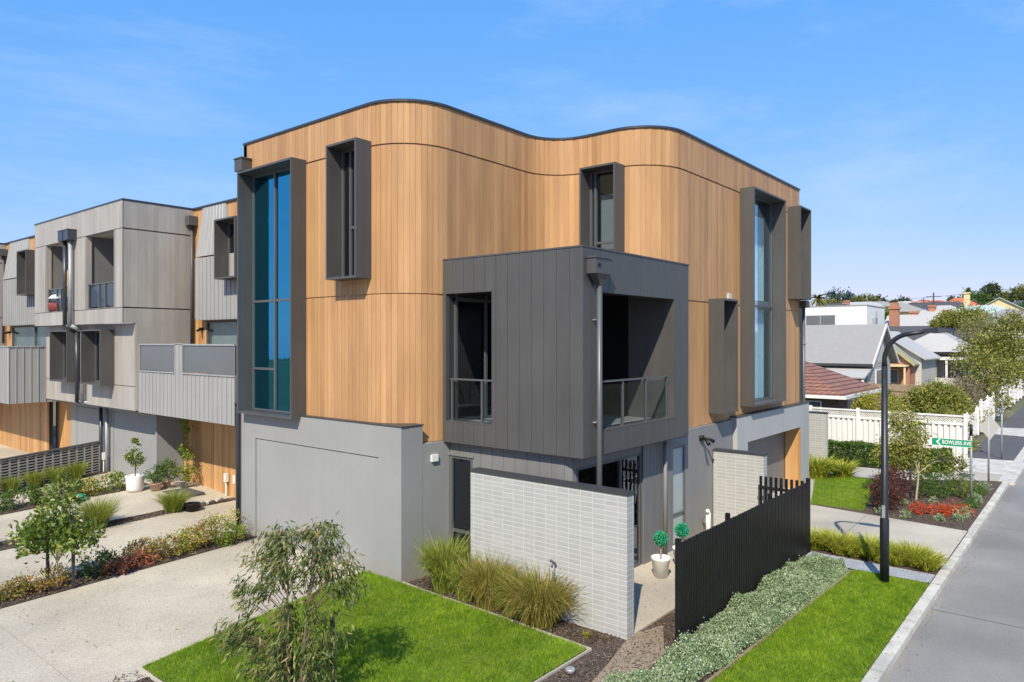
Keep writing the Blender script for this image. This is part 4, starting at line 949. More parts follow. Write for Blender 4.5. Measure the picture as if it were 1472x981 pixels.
R = thing('street_sign', 'green street name blade reading BOWLERS AVE on a thin grey post', 'street sign', (24.86, 2.98, 0))
MB().tube([(24.86, 2.98, 0), (24.86, 2.98, 2.32)], .032, 12).build('post', M['metal'], R, True)
bl = MB().fprism(XF(24.82), [(2.95, 1.66), (2.95, 1.88), (4.0, 1.88), (4.0, 1.66)], -.004, .004)
bl = bl.build('sign_blade', M['green_sign'], R)
bd = MB(); fs = XF(24.815)
bd.fbox(fs, 2.94, 4.01, -.001, .003, 1.655, 1.668).fbox(fs, 2.94, 4.01, -.001, .003, 1.872, 1.885)
bd.fprism(fs, [(3.82, 1.77), (3.74, 1.86), (3.78, 1.86), (3.88, 1.77), (3.78, 1.68), (3.74, 1.68)], -.001, .0035)
bd.fprism(fs, [(4.10, 1.77), (3.98, 1.88), (3.98, 1.66)], -.001, .0035)
bd.build('sign_border', M['white'], bl)
cu = bpy.data.curves.new('lettering', 'FONT'); cu.body = 'BOWLERS AVE'; cu.size = .155; cu.extrude = .002; cu.align_x = 'CENTER'; cu.align_y = 'CENTER'; cu.offset = .003; cu.space_character = 1.02
tmp = bpy.data.objects.new('tmp', cu); COL.objects.link(tmp); bpy.context.view_layer.update()
me = bpy.data.meshes.new_from_object(tmp.evaluated_get(bpy.context.evaluated_depsgraph_get())); bpy.data.objects.remove(tmp)
wd = max(v.co.x for v in me.vertices)-min(v.co.x for v in me.vertices)
tx = bpy.data.objects.new('lettering', me); me.materials.clear(); me.materials.append(M['white']); COL.objects.link(tx); tx.parent = bl
sc = .74/wd; tx.matrix_local = Matrix(((0, 0, -1, 24.811), (-sc, 0, 0, 3.34), (0, 1, 0, 1.77), (0, 0, 0, 1)))
MB().tube([(24.86, 2.98, 2.02), (24.86, 2.98, 2.34)], .04, 10).build('bracket', M['black'], R, True)
adopt(R)
R = thing('road_sign', 'back of a white diamond shaped road sign on a grey post', 'road sign', (28.19, 2.89, 0))
MB().tube([(28.19, 2.89, 0), (28.19, 2.89, 2.42)], .03, 12).build('post', M['metal'], R, True)
q = Vector((.80, -.60, 0)); c = Vector((28.24, 2.86, 1.95)); hs = .42
pl = [c+q*hs, c+Vector((0, 0, hs)), c-q*hs, c-Vector((0, 0, hs))]; nn = Vector((.6, .8, 0))*.008
MB().add([tuple(p) for p in pl]+[tuple(p+nn) for p in pl], [(0,1,2,3),(7,6,5,4),(0,4,5,1),(1,5,6,2),(2,6,7,3),(3,7,4,0)]).build('sign_plate', M['roof_pale'], R); adopt(R)
R = thing('sign_post', 'bare thin grey post standing in the footpath beyond the diamond sign', 'post', (35.19, 3.16, 0))
MB().tube([(35.19, 3.16, 0), (35.19, 3.16, 2.3)], .03, 12).build('post', M['metal'], R, True)
MB().box(35.0, 35.38, 3.13, 3.145, 1.9, 2.3).build('sign_plate', M['metal'], R); adopt(R)

# ================================================================== POTS, METERS AND SMALL THINGS
def topiary(x, y, h, label):
    R = thing('potted_topiary', label, 'potted plant', (x, y, .01), 'ball topiaries on the patio')
    MB().lathe((x, y, .01), [(.13, 0), (.19, .36), (.20, .37), (.20, .41), (.175, .41), (.165, .35)], 24).build('pot', M['white'], R, True)
    MB().lathe((x, y, .01), [(.16, .33), (.01, .345)], 16).build('soil', M['mulch'], R)
    MB().tube([(x, y, .3), (x, y, .66)], .018, 8).build('stem', M['bark_pale'], R)
    bush_mesh('leaf_ball', [(x, y, h+.02, .125, .125, .125)], 7000, .030, .022, M['lf_teal'], R, .10, shell=.35, per=6, up=.1); adopt(R)
topiary(13.15, 6.92, .77, 'nearer ball topiary in a white pot on the patio, fully in view')
topiary(14.05, 6.9, .76, 'farther ball topiary in a white pot, half hidden behind the black fence')
def meter(x, y, label):
    x, y, zz = lift(x, y)
    R = thing('meter_post', label, 'meter post', (x, y, zz), 'white service risers')
    MB().tube([(x, y, zz), (x, y, zz+.42)], .022, 8).build('pipe', M['white'], R); MB().box(x-.05, x+.05, y-.05, y+.05, zz+.42, zz+.66).build('cover', M['white'], R); adopt(R)
meter(11.5, 20.95, 'left white service riser of the pair before the timber garage')
meter(11.55, 20.5, 'right white service riser of the pair before the timber garage')
meter(10.75, 28.25, 'lone white service riser at the end of the open masonry screen')
x, y, z = lift(10.03, 23.9)
R = thing('potted_tree', 'small standard tree in a big white tub at the end of the bed', 'potted plant', (x, y, z))
MB().lathe((x, y, z), [(.20, 0), (.235, .08), (.255, .44), (.25, .47), (.21, .47), (.205, .42)], 24).build('pot', M['white'], R, True)
MB().lathe((x, y, z), [(.21, .40), (.01, .42)], 16).build('soil', M['mulch'], R)
MB().tube([(x, y, z+.3), (x+.02, y, z+.9)], .02, 6).build('stem', M['bark'], R)
bush_mesh('foliage', [(x+.02, y, z+1.0, .2, .2, .28), (x-.02, y, z+1.32, .13, .13, .2)], 620, .085, .045, M['lf_magnolia'], R, .2, zmin=z); adopt(R)
def pot(x, y, r, h, mat, label, fn):
    R = thing('flower_pot', label, 'potted plant', (x, y, 0), 'small pots by the garage corner')
    MB().lathe((x, y, 0), [(r*.75, 0), (r, h*.9), (r*1.05, h*.9), (r*1.05, h), (r*.9, h), (r*.88, h*.85)], 18).build('pot', M[mat], R, True)
    fn(R); adopt(R); R.location = lift(x, y)
pot(10.5, 23.5, .17, .22, 'terracotta', 'pinkish clay bowl of leafy plants beside the big white tub', lambda R: bush_mesh('foliage', [(10.55, 23.55, .5, .3, .3, .22)], 500, .07, .04, M['lf_green'], R))
pot(10.95, 23.7, .12, .2, 'terracotta', 'clay pot between the pinkish bowl and the climbing vine', lambda R: bush_mesh('foliage', [(11.05, 23.75, .55, .28, .28, .3)], 500, .07, .04, M['lf_green'], R))
pot(11.25, 23.2, .12, .22, 'offwhite', 'pale pot holding the vine that climbs beside the timber garage door', lambda R: bush_mesh('climbing_vine', [(11.35, 23.3, .8, .22, .22, .5), (11.45, 23.5, 1.6, .14, .14, .6), (11.3, 23.25, .5, .3, .3, .25)], 900, .08, .05, M['lf_bright'], R))
pot(9.9, 19.9, .2, .2, 'black', 'low dark bowl beside the grass tuft in the narrow bed', lambda R: MB().lathe((9.9, 19.9, 0), [(.17, .16), (.01, .17)], 12).build('soil', M['mulch'], R))
R = thing('garden_edging_pots', 'row of tiny white framed seedling holders at the garage end of the narrow bed', 'planter', (10.6, 20.3, 0))
for i in range(5): MB().box(10.4+i*.15, 10.46+i*.15, 20.28+i*.02, 20.33+i*.02, 0, .09).build('holder', M['white'] if i % 2 else M['blind'], R)
adopt(R); q_ = lift(10.6, 20.3); R.location = q_
q_ = lift(11.0, 22.35); tag(MB().box(q_[0]-.5, q_[0]+.25, q_[1]-.5, q_[1]+.6, q_[2]-.04, q_[2]+.035).build('door_mat', M['asphalt_dark']), 'dark rubber mat lying on the driveway before the timber garage', 'mat')
mb = MB()
for i in range(7):
    r = .17+.035*(i % 4); mb.tube([(8.2+r*1.2*math.cos(t)+random.uniform(-.02, .02), 23.7+r*math.sin(t), .03+.02*i) for t in np.linspace(0, 2*PI, 22)], .018, 6)
ho = mb.build('garden_hose', M['teal'], None, True); q_ = lift(8.2, 23.7); ho.location = (q_[0]-8.2, q_[1]-23.7, q_[2]); tag(ho, 'coiled teal garden hose lying at the edge of the bed', 'hose')
tag(MB().lathe((8.55, 5.95, -.01), [(.06, 0), (.075, .05), (.07, .07), (.045, .072)], 18).build('garden_light', M['metal'], None, True), 'small round metal garden light set in the soil at the lawn corner', 'garden light')
tag(MB().tube([(10.0, 7.3, .7), (10.02, 7.32, .95)], .012, 6).tube([(10.05, 7.3, .93), (9.95, 7.34, 1.02), (9.98, 7.28, 1.06)], .022, 6).tube([(10.09, 7.3, .72), (10.0, 7.3, .72)], .012, 6).build('garden_tap', M['metal'], None, True), 'small brass tap on the white brick wall above the grasses', 'tap')

# ================================================================== PLANTS
def tuft(x, y, r, h, n, mat, label, group, w=.012, droop=.35, z=0., cat='grass plant', name='grass_clump', seed=0, spread=.38):
    rng = np.random.default_rng(seed+int(x*100+y*10))
    if y > 17: x, y, z = lift(x, y)
    o = clump_mesh(name, (0, 0, 0), r, h, n, w, M[mat], None, rng, droop, spread=spread); o.location = (x, y, z); tag(o, label, cat, group); return o
G = 'strappy grasses by the white brick wall'
tuft(9.90, 9.80, .66, 1.22, 1900, 'lf_lomandra', 'leftmost and greenest of the strappy grasses, by the narrow ground floor window', G, .015, .62)
tuft(9.80, 9.15, .50, .95, 1100, 'lf_lomandra', 'small strappy grass filling in behind the leftmost clump at the brick wall', G, .014, .62)
tuft(9.76, 8.55, .66, 1.12, 2000, 'lf_grassdry', 'middle strappy grass with golden tips against the white brick wall', G, .013, .65)
tuft(9.78, 7.95, .55, .95, 1300, 'lf_lomandra', 'green strappy grass between the golden clump and the widest clump', G, .013, .62)
tuft(9.74, 7.40, .82, 1.12, 2300, 'lf_grassdry', 'rightmost and widest of the strappy grasses, arching over the mulch', G, .013, .68)
tuft(9.72, 6.45, .1, .12, 60, 'lf_yellow', 'tiny yellow green weed in the mulch near the end of the brick wall', None, .012)
G = 'grass tufts in the driveway beds'
tuft(7.45, 20.0, .62, .80, 900, 'lf_lomandra', 'large round grass tuft right of the staked tree in the narrow bed', G, .014, .3)
tuft(9.55, 20.25, .55, .62, 750, 'lf_lomandra', 'grass tuft next to the dark bowl and garage in the narrow bed', G, .014, .3)
tuft(4.9, 19.9, .45, .7, 300, 'lf_silver', 'pale grass tuft cut by the left edge of the photo', G, .012, .3)
names = ['first', 'second', 'third', 'fourth', 'fifth']
for i, (x, y) in enumerate(((6.55, 26.15), (7.35, 26.5), (8.15, 26.9), (8.85, 27.2), (9.65, 27.6))):
    tuft(x, y, .38, .62, 420, 'lf_lomandra', '%s tuft from the left in front of the open masonry screen' % names[i], 'tufts before the masonry screen', .016, .3)
G = 'lime strappy clumps beside the crossover driveway'
ln = ['clump touching the black fence end', 'second clump from the black fence', 'third clump from the black fence', 'clump just left of the lamp pole', 'clump just right of the lamp pole', 'sixth clump from the black fence', 'third clump from the kerb', 'second clump from the kerb', 'clump nearest the kerb']
for i in range(9):
    t = i/8; x = 17.35+.08*math.sin(i*2)-.1*t; y = 5.15-t*2.3
    tuft(x, y, .50, .52+.06*math.sin(i*3.7), 620, 'lf_lime', 'lime green strappy %s, by the crossover driveway' % ln[i], G, .018, .55)
tuft(26.2, 7.75, .9, .95, 900, 'lf_lime', 'large bright strappy clump at the end of the townhouse row', 'strappy clumps at the end of the row', .028, .5)
tuft(27.0, 7.1, .7, .7, 600, 'lf_lime', 'lower bright strappy clump beside the small lawn and hedge path', 'strappy clumps at the end of the row', .028, .5)

def shrub(x, y, clumps, n, L, W, mat, label, group=None, name='shrub', cat='shrub', twig=True, z=0, **kw):
    rng = np.random.default_rng(int(x*97+y*31)); kw['rng'] = rng
    R = thing(name, label, cat, (x, y, z), group)
    cl = [(x+a, y+b, z+c, d, e_, f_) for a, b, c, d, e_, f_ in clumps]
    bush_mesh('foliage', cl, n, L, W, M[mat], R, zmin=z+.01, **kw)
    if twig:
        mb = MB(); rr = random.Random(int(x*10))
        for c in cl: limbs(mb, (x, y, z), [(c[0]+rr.uniform(-.3, .3)*c[3], c[1]+rr.uniform(-.3, .3)*c[4], c[2]+c[5]*.4)], .012+c[5]*.02, 5, rng=rr)
        mb.build('stem', M['bark'], R)
    adopt(R)
    if y > 17 and x < 14: R.location = lift(x, y)
    return R
G = 'low shrubs in the first driveway bed'
bed = [(4.95, 15.75, .42, .34, 'lf_copper', 'low copper shrub left of the staked tree'), (4.35, 15.75, .35, .26, 'lf_copper', 'low copper shrub at the left photo edge'),
       (5.95, 15.95, .38, .42, 'lf_green', 'green shrub just right of the staked tree'), (6.25, 15.75, .33, .26, 'lf_red', 'pink and red shrub right of the staked tree'),
       (6.75, 15.85, .36, .24, 'lf_red', 'second pink and red shrub, middle of the bed'), (6.9, 16.15, .36, .40, 'lf_copper', 'copper shrub behind the pink ones'),
       (7.35, 15.98, .42, .42, 'lf_copper', 'golden copper shrub, middle of the bed'), (7.85, 16.1, .42, .42, 'lf_yellow', 'yellow green shrub, third from the wall corner'),
       (8.35, 16.15, .48, .52, 'lf_copper', 'copper green shrub, second from the wall corner'), (8.9, 16.25, .52, .62, 'lf_yellow', 'tallest yellow green shrub against the downpipe corner'), (8.85, 15.95, .36, .42, 'lf_bright', 'bright green shrub in front of the downpipe corner')]
for x, y, r, h, m, lb in bed:
    shrub(x, y, [(0, 0, h*.5, r, r*.75, h*.55), (r*.4, .1, h*.75, r*.5, r*.5, h*.4), (-r*.45, -.05, h*.55, r*.55, r*.5, h*.45)], 900, .06, .032, m, lb+' in the first driveway bed', G, up=.4)
G = 'low shrubs in the second driveway bed'
for x, y, r, h, m, lb in [(6.3, 23.85, .5, .5, 'lf_green', 'dark green shrub left of the hose'), (6.95, 24.05, .5, .5, 'lf_green', 'dark green shrub behind the staked tree crown'), (7.6, 24.2, .42, .38, 'lf_bright', 'bright green shrub next to the hose'),
        (8.35, 24.35, .48, .42, 'lf_copper', 'copper shrub behind the teal hose'), (8.95, 24.35, .45, .42, 'lf_yellow', 'golden shrub right of the teal hose'), (9.5, 24.45, .42, .46, 'lf_bright', 'green shrub against the white tub')]:
    shrub(x, y, [(0, 0, h*.5, r, r*.7, h*.55), (r*.4, .1, h*.7, r*.5, r*.5, h*.4)], 650, .075, .04, m, lb+' in the bed by the pots', G, up=.4)
shrub(5.75, 25.3, [(0, 0, .7, .35, .35, .7), (.1, 0, 1.2, .25, .25, .4)], 700, .08, .045, 'lf_green', 'upright shrub beside the dark post at the left edge', None)
tag(MB().box(5.58, 5.68, 23.7, 23.8, 0, 1.5).build('timber_post', M['stake']), 'dark timber post at the left edge before the masonry screen', 'post')

def tree(name, label, base, trunk_r, clumps, n, L, W, leafmat, barkmat='bark', group=None, hang=0., up=.3, spread=.2, per=22, shell=.4, fork=None, seed=1, cat='tree', k=7):
    rng = np.random.default_rng(seed); rr = random.Random(seed)
    R = thing(name, label, cat, base, group); b = Vector(base)
    mb = MB(); f = Vector(fork) if fork else b+Vector((0, 0, .35*(max(c[2]+c[5] for c in clumps)-b.z)))
    mid = (b+f)/2+Vector((rr.uniform(-.02, .02), rr.uniform(-.02, .02), 0))*(f-b).length
    mb.tube([b, mid, f], [trunk_r, trunk_r*.82, trunk_r*.7], 9)
    for c in clumps:
        t = Vector((c[0], c[1], c[2]+c[5]*.3)); m = f+(t-f)*.5+Vector((0, 0, .1*(t-f).length))
        mb.tube([f, m, t], [trunk_r*.6, trunk_r*.35, trunk_r*.12], 6)
        for _ in range(k):
            d = Vector((rr.gauss(0, 1), rr.gauss(0, 1), rr.gauss(.3, .8))).normalized(); e2 = Vector((t.x+d.x*c[3]*.85, t.y+d.y*c[4]*.85, t.z-c[5]*.3+d.z*c[5]*.85))
            mb.tube([m+(t-m)*rr.random(), (t+e2)/2+Vector((0, 0, .05)), e2], [trunk_r*.16, trunk_r*.1, trunk_r*.03], 4, False)
    mb.build('trunk', M[barkmat], R)
    bush_mesh('crown', clumps, n, L, W, M[leafmat], R, spread, hang, up, per, zmin=b.z+.02, shell=shell, rng=rng); adopt(R); return R

# front eucalypt sapling: long drooping leaves in sprays
R = thing('eucalyptus_sapling', 'young gum tree with drooping leaves on the front lawn, nearest the camera', 'tree', (5.45, 8.15, 0))
rng = np.random.default_rng(5); rr = random.Random(5)
mb = MB(); tips = []
vr = Vector((.636, -.772, 0)); vf = Vector((.772, .636, 0))     # two horizontal axes of the crown
b0 = Vector((5.42, 8.18, 0))
lobes = [(.05, 0, 1.95, .48, .42, .40, 3.0), (-.42, .05, 1.85, .34, .34, .34, 2.0), (.58, .05, 1.90, .34, .33, .42, 2.0), (.80, .05, 1.6, .22, .22, .25, .7), (-.12, -.1, 2.22, .36, .3, .20, 1.4), (.36, 0, 2.28, .34, .3, .18, 1.3), (-.60, 0, 1.55, .30, .3, .22, 1.1),
         (-.35, 0, .95, .50, .5, .38, 3.4), (-.85, .0, 1.0, .28, .3, .24, 1.2), (.15, .1, .85, .50, .5, .42, 3.2), (.50, .1, 1.0, .30, .3, .28, 1.3), (-.15, 0, .45, .75, .6, .28, 3.0), (.1, 0, 1.35, .3, .3, .2, .8)]
wts = np.array([l[6] for l in lobes]); wts /= wts.sum()
pillars = [[(0, 0), (-.06, .5), (-.10, 1.0), (-.06, 1.6), (-.12, 2.2)], [(.06, 0), (.12, .5), (.16, 1.0), (.22, 1.6), (.34, 2.3)]]
for pl_ in pillars:
    mb.tube([b0+vr*a_+Vector((0, 0, z_)) for a_, z_ in pl_], [.024, .021, .017, .012, .004], 7)
LP = []; LD = []
for i in range(350):
    l = lobes[rng.choice(len(lobes), p=wts)]; dd = unit(rng.normal(size=(1, 3)))[0]; rad_ = .25+.75*rng.random()**.5
    c = np.array([l[0]+dd[0]*rad_*l[3], l[1]+dd[1]*rad_*l[4], max(.12, l[2]+dd[2]*rad_*l[5])])
    q = b0+vr*float(c[0])+vf*float(c[1])+Vector((0, 0, float(c[2])))
    pl_ = pillars[0] if c[0] < .03 else pillars[1]
    zz = max(.15, c[2]-.18-.35*abs(c[0]-.02)); a_ = float(np.interp(zz, [p_[1] for p_ in pl_], [p_[0] for p_ in pl_]))
    p = b0+vr*a_+Vector((0, 0, zz)); m = p*.45+q*.55+Vector((0, 0, .07))
    if i % 2 == 0: mb.tube([p, m, q], [.006, .0045, .002], 4, False)
    out = np.array(q-p); out[2] = 0; out /= np.linalg.norm(out)+1e-6
    for _ in range(17):
        t = rng.random()**.8; cc = (1-t)*np.array(m)+t*np.array(q)+rng.normal(size=3)*.05
        if t < .35: cc = cc*.3+np.array(q)*.7+rng.normal(size=3)*.05
        LP.append(cc); LD.append(out*.45-np.array(vr)*.25+rng.normal(size=3)*.42+np.array([0, 0, -.85]))
mb.build('trunk', M['bark'], R)
LP = np.array(LP); LD = np.array(LD); n = len(LP)
V, F = leaves(LP, LD, rng.uniform(.07, .15, n), rng.uniform(.016, .030, n), rng)
npmesh('crown', V, F, M['lf_gum'], R); adopt(R)
for i, (px_, py_, h, lb) in enumerate(((5.92, 8.02, 1.08, 'black square stake at the right of the gum sapling'), (5.55, 8.42, 1.25, 'black square stake among the gum sapling stems'))):
    tag(MB().box(px_-.022, px_+.022, py_-.022, py_+.022, 0, h).build('tree_stake', M['stake']), lb, 'tree stake', 'tree stakes on the lawn')
# left magnolia with two stakes
tree('young_magnolia', 'young glossy leaved tree between two stakes in the first driveway bed', (5.15, 15.75, 0), .022,
     [(5.15, 15.9, 1.0, .55, .5, .28), (5.35, 15.5, .95, .42, .4, .25), (4.9, 16.05, 1.0, .38, .4, .25), (5.2, 15.8, 1.45, .34, .34, .25), (5.25, 15.65, 1.85, .24, .24, .22), (5.6, 15.4, 1.0, .25, .25, .2), (5.38, 15.55, 1.65, .22, .2, .16)],
     2600, .125, .06, 'lf_magnolia', 'bark_pale', fork=(5.15, 15.75, .5), per=12, spread=.22, seed=3, k=5)
for x, y, h, lb in ((5.05, 15.95, .9, 'left dark stake of the pair at the young glossy tree'), (5.32, 15.42, 1.32, 'right, taller dark stake of the pair at the young glossy tree')):
    tag(MB().box(x-.025, x+.025, y-.025, y+.025, 0, h).build('tree_stake', M['stake']), lb, 'tree stake', 'tree stakes in the driveway bed')
# hedge, corner bed
def hedge_box(name, label, x0, x1, y0, y1, h, n, L, W, mat, cat='hedge'):
    rng = np.random.default_rng(int(x0*7)); P = np.stack([rng.uniform(x0, x1, n), rng.uniform(y0, y1, n), rng.random(n)*h], 1)
    # push towards the shell
    face = rng.integers(0, 4, n); dp = np.abs(rng.normal(size=n))*.06
    P[face == 0, 0] = x0+dp[face == 0]; P[face == 1, 2] = h-dp[face == 1]; P[face == 2, 1] = y0+dp[face == 2]
    P[:, 2] += .04*np.sin(P[:, 1]*4)*np.sin(P[:, 0]*3+1)*(P[:, 2]/h); P[:, 0] += .05*np.sin(P[:, 1]*3.3+P[:, 2]*5)
    D = rng.normal(size=P.shape); D[:, 2] += .4
    V, F = leaves(P, D, L*rng.uniform(.6, 1.3, n), W*rng.uniform(.7, 1.3, n), rng); R = thing(name, label, cat, (x0, y0, 0))
    npmesh('foliage', V, F, M[mat], R); mb = MB()
    for i in range(int((y1-y0)/.9)): MB().tube([((x0+x1)/2, y0+.25+i*.9, 0), ((x0+x1)/2+.1, y0+.3+i*.9, h*.7)], .02, 5).build('stem', M['bark'], R)
    adopt(R)
hedge_box('clipped_hedge', 'long clipped green hedge in front of the white lattice fence', 29.9, 30.7, 4.3, 9.6, .78, 26000, .085, .05, 'lf_green')
shrub(22.3, 4.72, [(0, 0, .45, .42, .38, .45), (.9, .1, .5, .45, .38, .5), (1.6, .12, .5, .4, .38, .5)], 5200, .06, .04, 'lf_purple', 'dense burgundy leaved hedge behind the lamp pole', None, name='burgundy_hedge', cat='hedge', shell=.6)
shrub(25.2, 3.95, [(0, 0, .4, .45, .4, .4), (-.3, .3, .3, .3, .3, .3)], 1800, .06, .03, 'lf_green', 'rounded green shrub left of the street name post', 'rounded shrubs in the corner bed')
shrub(25.9, 3.35, [(0, 0, .3, .38, .38, .32)], 1500, .06, .03, 'lf_bright', 'rounded green shrub directly behind the street name post', 'rounded shrubs in the corner bed')
shrub(26.1, 4.35, [(0, 0, .35, .4, .4, .36)], 1300, .06, .03, 'lf_bright', 'rounded shrub behind the small gum tree in the corner bed', 'rounded shrubs in the corner bed')
for i, (x, y, m, lb, r) in enumerate([(22.6, 3.95, 'lf_redbright', 'leftmost scarlet flowering plant', .18), (22.75, 3.55, 'lf_redbright', 'second scarlet flowering plant', .27), (22.95, 3.25, 'lf_redbright', 'third scarlet flowering plant', .3), (23.15, 2.98, 'lf_redbright', 'scarlet flowering plant nearest the kerb', .27)]):
    shrub(x, y, [(0, 0, .14, r, r, .14)], 500, .05, .03, m, lb+' in the corner bed', 'scarlet plants in the corner bed', name='flowering_plant', cat='flowering plant', twig=False)
for i, (x, y, lb) in enumerate([(22.0, 3.35, 'grey green low plant in front of the scarlet plants'), (21.85, 4.15, 'grey green low plant at the driveway edge of the corner bed'), (22.4, 2.98, 'grey green low plant by the kerb, nearest the driveway'), (24.2, 3.9, 'low plant between scarlet plants and rounded shrub'), (23.6, 4.5, 'low plant beside the stake of the small gum'), (21.75, 4.7, 'low tuft at the foot of the burgundy hedge')]):
    shrub(x, y, [(0, 0, .08, .15, .15, .09)], 260, .05, .025, 'lf_silver', lb, 'low grey green plants in the corner bed', twig=False)
G = 'spreading green plants by the corner kerb'
lb = ['nearest the driveway', 'second from the driveway', 'third from the driveway', 'fourth, beside the street name post', 'fifth, past the street name post', 'sixth, before the diamond sign', 'farthest, at the diamond sign']
for i in range(7):
    shrub(22.9+i*.78, 2.95+.03*math.sin(i*2), [(0, 0, .10, .30, .16, .12)], 650, .055, .02, 'lf_green' if i % 3 else 'lf_silver', 'spreading green plant along the corner kerb, '+lb[i], G, twig=False)
tree('small_gum', 'slender young gum with reddish leaves and a stake in the corner bed', (24.5, 4.35, 0), .035,
     [(24.9, 4.6, 1.15, .6, .55, .35), (25.6, 3.7, 1.05, .5, .45, .3), (24.4, 5.0, 1.3, .5, .5, .35), (24.8, 4.75, 1.8, .6, .5, .5), (25.0, 4.85, 2.4, .4, .4, .35), (25.4, 4.4, 1.9, .4, .35, .4)],
     5200, .12, .045, 'lf_goldolive', 'bark_pale', hang=.6, fork=(24.6, 4.3, .8), seed=9, per=16, spread=.24, k=6)
tag(MB().box(24.18, 24.24, 4.42, 4.48, 0, 1.05).build('tree_stake', M['stake']), 'dark stake beside the slender gum in the corner bed', 'tree stake')

# ================================================================== BACKGROUND TREES (real positions beyond the lane)
def at(px, py, d):
    k = (px-736)/1030.; return (d*(.7718+k*.6359), d*(.6359-k*.7718), 4.8-(py-490.5)*d/1030.)
def blob(px, py, d, w, h, dp=None): x, y, z = at(px, py, d); s = d/1030.; return (x, y, z, w*s*.5, w*s*.5 if dp is None else dp, h*s*.5)
def bgtree(name, label, px, d, blobs, n, L, mat, bark='bark', tr=.15, base_z=None, group=None, seed=1, **kw):
    x, y, _ = at(px, 500, d); z = hill(x, y) if base_z is None else base_z
    cl = [blob(b[0], b[1], d+(b[4] if len(b) > 4 else 0), b[2], b[3]) for b in blobs]
    tree(name, label, (x, y, z), tr, cl, n, L, L*.5, mat, bark, group=group, seed=seed, **kw)
bgtree('golden_shrub', 'domed golden green shrub rising behind the white lattice fence', 1262, 33, [(1262, 590, 62, 42), (1245, 592, 30, 30), (1280, 592, 30, 30)], 3800, .12, 'lf_yellow', base_z=0, seed=21, shell=.75, tr=.06, cat='shrub')
bgtree('upright_shrub', 'narrow green shrub between golden shrub and paling fence', 1290, 37, [(1286, 582, 14, 34), (1280, 575, 12, 24)], 500, .13, 'lf_bright', base_z=0, seed=22, tr=.05, cat='shrub')
bgtree('rounded_tree', 'full rounded green tree over the right end of the lattice fence', 1345, 35, [(1345, 588, 74, 58), (1330, 578, 40, 36), (1362, 580, 40, 44), (1345, 568, 40, 30)], 14000, .14, 'lf_goldolive', base_z=0, seed=23, shell=.6, tr=.1)
bgtree('olive_tree', 'thin olive toned tree in front of the lattice fence end', 1350, 31.5, [(1352, 608, 40, 40), (1372, 620, 36, 50), (1385, 640, 30, 34)], 4200, .12, 'lf_goldolive', base_z=0, seed=24, tr=.05)
bgtree('twiggy_shrub', 'bare brownish twiggy shrub beyond the rounded tree', 1388, 41, [(1380, 560, 34, 44), (1398, 570, 40, 50)], 2200, .11, 'lf_twig', base_z=0, seed=25, tr=.05, k=22, cat='shrub')
bgtree('flowering_tree', 'khaki tree dotted with cream blossom above the picket fence', 1412, 44, [(1395, 522, 50, 46), (1425, 532, 56, 50), (1450, 540, 40, 44), (1408, 560, 50, 60), (1430, 575, 36, 46)], 6500, .17, 'lf_goldolive', 'bark_pale', base_z=0, seed=26, tr=.09, k=16)
bgtree('rose_bush', 'pale flowering bush just inside the nearest picket fence', 1418, 38, [(1408, 600, 28, 40), (1394, 606, 24, 36)], 1100, .1, 'lf_yellow', base_z=0, seed=27, tr=.03, cat='shrub')
bgtree('leafy_tree', 'big mid green street tree at the right above the footpath', 1450, 62, [(1450, 480, 56, 56), (1440, 510, 64, 50), (1462, 520, 44, 50), (1420, 500, 40, 44), (1456, 462, 36, 30)], 7000, .26, 'lf_goldolive', base_z=0, seed=28, tr=.16)
bgtree('bare_tree', 'large half bare grey tree in front of the veranda house', 1390, 64, [(1408, 485, 50, 56), (1394, 475, 34, 36), (1425, 470, 40, 46), (1408, 508, 44, 36)], 2600, .20, 'lf_khaki', 'bark', base_z=0, seed=29, tr=.14, k=26)
bgtree('spreading_tree', 'yellow green spreading tree over the dark roofed shed', 1375, 85, [(1366, 462, 44, 22), (1390, 458, 44, 28), (1350, 466, 26, 12)], 6500, .28, 'lf_goldolive', base_z=0, seed=30, tr=.15)
